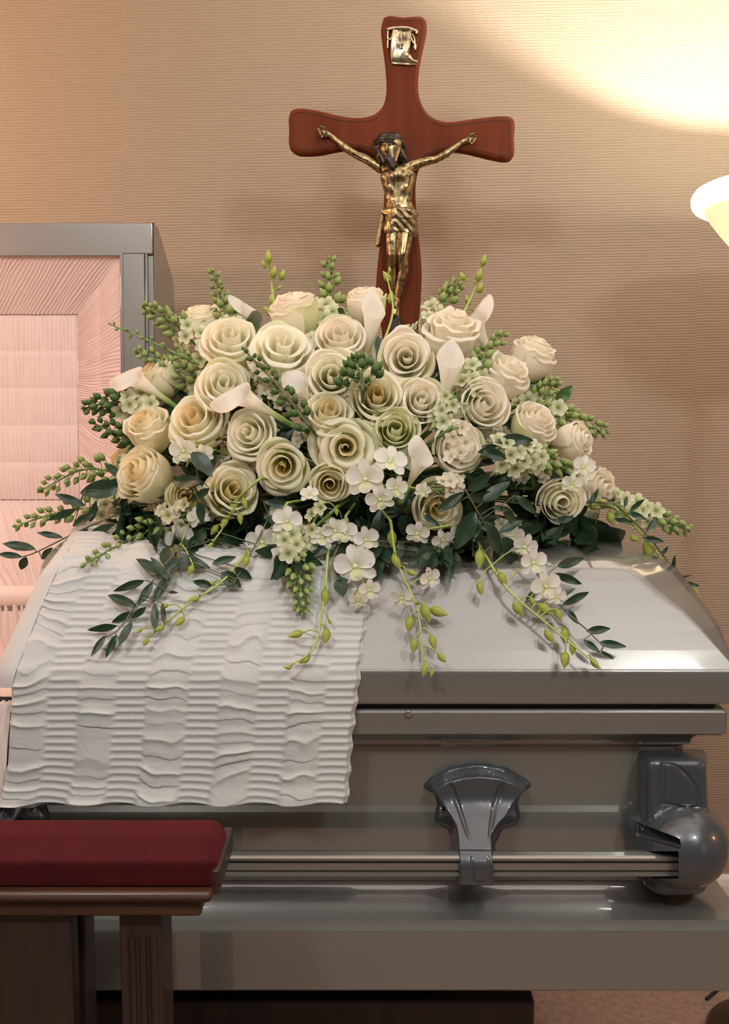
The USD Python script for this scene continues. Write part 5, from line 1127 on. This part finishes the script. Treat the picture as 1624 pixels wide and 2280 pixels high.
greenery([(1255, 1130), (1290, 1160), (1330, 1190)], c6([((980, 500), (1084, 560), .5), ((1080, 516), (1184, 602), .55), ((985, 604), (868, 600), .30), ((960, 528), (872, 562), .30), ((1060, 590), (1180, 640), .34), ((1020, 470), (1100, 520), .4), ((1130, 420), (1180, 412), .4), ((930, 500), (1010, 480), .34)]), 'dark glossy leaves under the low roses at the right above the lid', lambda a, b: spot(a, b, -.03))
greenery([(1180, 905), (1205, 880), (1240, 870)], [((1178, 884), (1214, 836), .6), ((1236, 900), (1276, 858), .5), ((1190, 900), (1230, 880), .4)], 'pair of bright green leaves at the upper right edge of the spray', atY(1.57), m='leaf_mid')
greenery([(560, 800), (560, 760), (552, 720)], [((575, 762), (550, 708), .45)], 'single dark leaf behind the curled calla tip', lambda a, b: spot(a, b, .03))
greenery([(850, 830), (850, 800), (848, 760)], [((850, 800), (842, 748), .45), ((838, 800), (862, 770), .4), ((770, 700), (752, 688), .5)], 'dark leaf between the long calla and the rose below the crucifix', lambda a, b: spot(a, b, .0))
greenery([(520, 960), (515, 930), (505, 900)], [((540, 950), (500, 905), .5), ((510, 960), (545, 925), .5), ((470, 985), (440, 1050), .5), ((480, 1000), (460, 1060), .5)], 'dark leaves between the two rose rows on the left', lambda a, b: spot(a, b, .01))
greenery([(410, 1100), (430, 1085), (455, 1075)], c5([((780, 352), (922, 350), .34), ((948, 380), (864, 440), .3), ((900, 440), (915, 545), .40), ((870, 215), (960, 330), .5)]), 'dark leaf lying across the small yellowish rose', lambda a, b: spot(a, b, -.06))
greenery([(600, 1150), (560, 1230), (520, 1300)], c5([((1190, 440), (1350, 466), .24), ((1200, 500), (1310, 600), .3), ((760, 640), (800, 760), .5), ((800, 700), (950, 740), .4), ((960, 720), (1070, 690), .34), ((1000, 760), (1090, 830), .6), ((1060, 740), (1140, 790), .5), ((830, 700), (740, 760), .5), ((900, 600), (860, 700), .4), ((930, 560), (880, 640), .4), ((960, 820), (870, 800), .4)]), 'dark leaves in the lower left front hanging over the cloth', drape)
greenery([(760, 1200), (740, 1260), (760, 1320)], [((760, 1180), (700, 1240), .4), ((770, 1300), (745, 1250), .5), ((755, 1290), (765, 1330), .6), ((900, 1210), (860, 1260), .4), ((845, 1220), (835, 1300), .4), ((930, 1220), (985, 1260), .3), ((1010, 1240), (1000, 1300), .24), ((980, 1210), (1010, 1260), .3)], 'dark leaves at the edge of the cloth under the white orchids', drape)
greenery([(980, 1100), (960, 1085), (975, 1070)], c6([((365, 470), (440, 520), .3), ((430, 455), (540, 372), .3)]), 'single dark leaf lying over the low rose', lambda a, b: spot(a, b, -.075))
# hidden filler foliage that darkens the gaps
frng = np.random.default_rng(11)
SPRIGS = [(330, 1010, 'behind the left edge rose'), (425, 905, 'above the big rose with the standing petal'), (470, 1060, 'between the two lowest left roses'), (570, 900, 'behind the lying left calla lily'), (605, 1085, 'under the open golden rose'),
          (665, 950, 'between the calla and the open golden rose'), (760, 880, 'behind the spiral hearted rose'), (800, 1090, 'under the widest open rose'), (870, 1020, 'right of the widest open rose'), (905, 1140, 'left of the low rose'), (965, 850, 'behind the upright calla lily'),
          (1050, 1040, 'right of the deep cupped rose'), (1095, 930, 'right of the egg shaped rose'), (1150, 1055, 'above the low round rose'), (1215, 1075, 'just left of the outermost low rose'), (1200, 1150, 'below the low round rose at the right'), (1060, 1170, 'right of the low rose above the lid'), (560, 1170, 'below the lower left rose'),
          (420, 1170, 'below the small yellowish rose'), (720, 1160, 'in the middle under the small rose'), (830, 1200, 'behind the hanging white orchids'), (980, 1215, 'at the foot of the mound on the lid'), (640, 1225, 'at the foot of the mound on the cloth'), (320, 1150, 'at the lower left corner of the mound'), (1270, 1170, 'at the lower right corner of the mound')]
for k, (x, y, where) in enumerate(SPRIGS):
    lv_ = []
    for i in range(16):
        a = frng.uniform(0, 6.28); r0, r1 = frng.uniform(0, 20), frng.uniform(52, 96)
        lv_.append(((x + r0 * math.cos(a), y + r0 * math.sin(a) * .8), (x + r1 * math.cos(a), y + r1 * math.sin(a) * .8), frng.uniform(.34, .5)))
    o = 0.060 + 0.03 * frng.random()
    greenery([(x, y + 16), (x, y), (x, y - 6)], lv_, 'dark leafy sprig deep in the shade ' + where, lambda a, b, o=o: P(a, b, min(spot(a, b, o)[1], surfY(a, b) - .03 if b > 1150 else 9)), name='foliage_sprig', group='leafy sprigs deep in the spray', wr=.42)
# foam block and its tray
fo = thing('foam_holder', 'dark green foam block on a tray hidden under the flowers on the lid', 'flower holder', (0, 1.64, ZL + 0.15))
part('foam', box(-0.20, 0.20, 1.54, 1.76, ZL + 0.155, ZL + 0.235, 0.02), M['foam'], fo, 60)
part('tray', box(-0.215, 0.215, 1.525, 1.775, ZL + 0.1495, ZL + 0.165, 0.005), M['tray'], fo, 60)
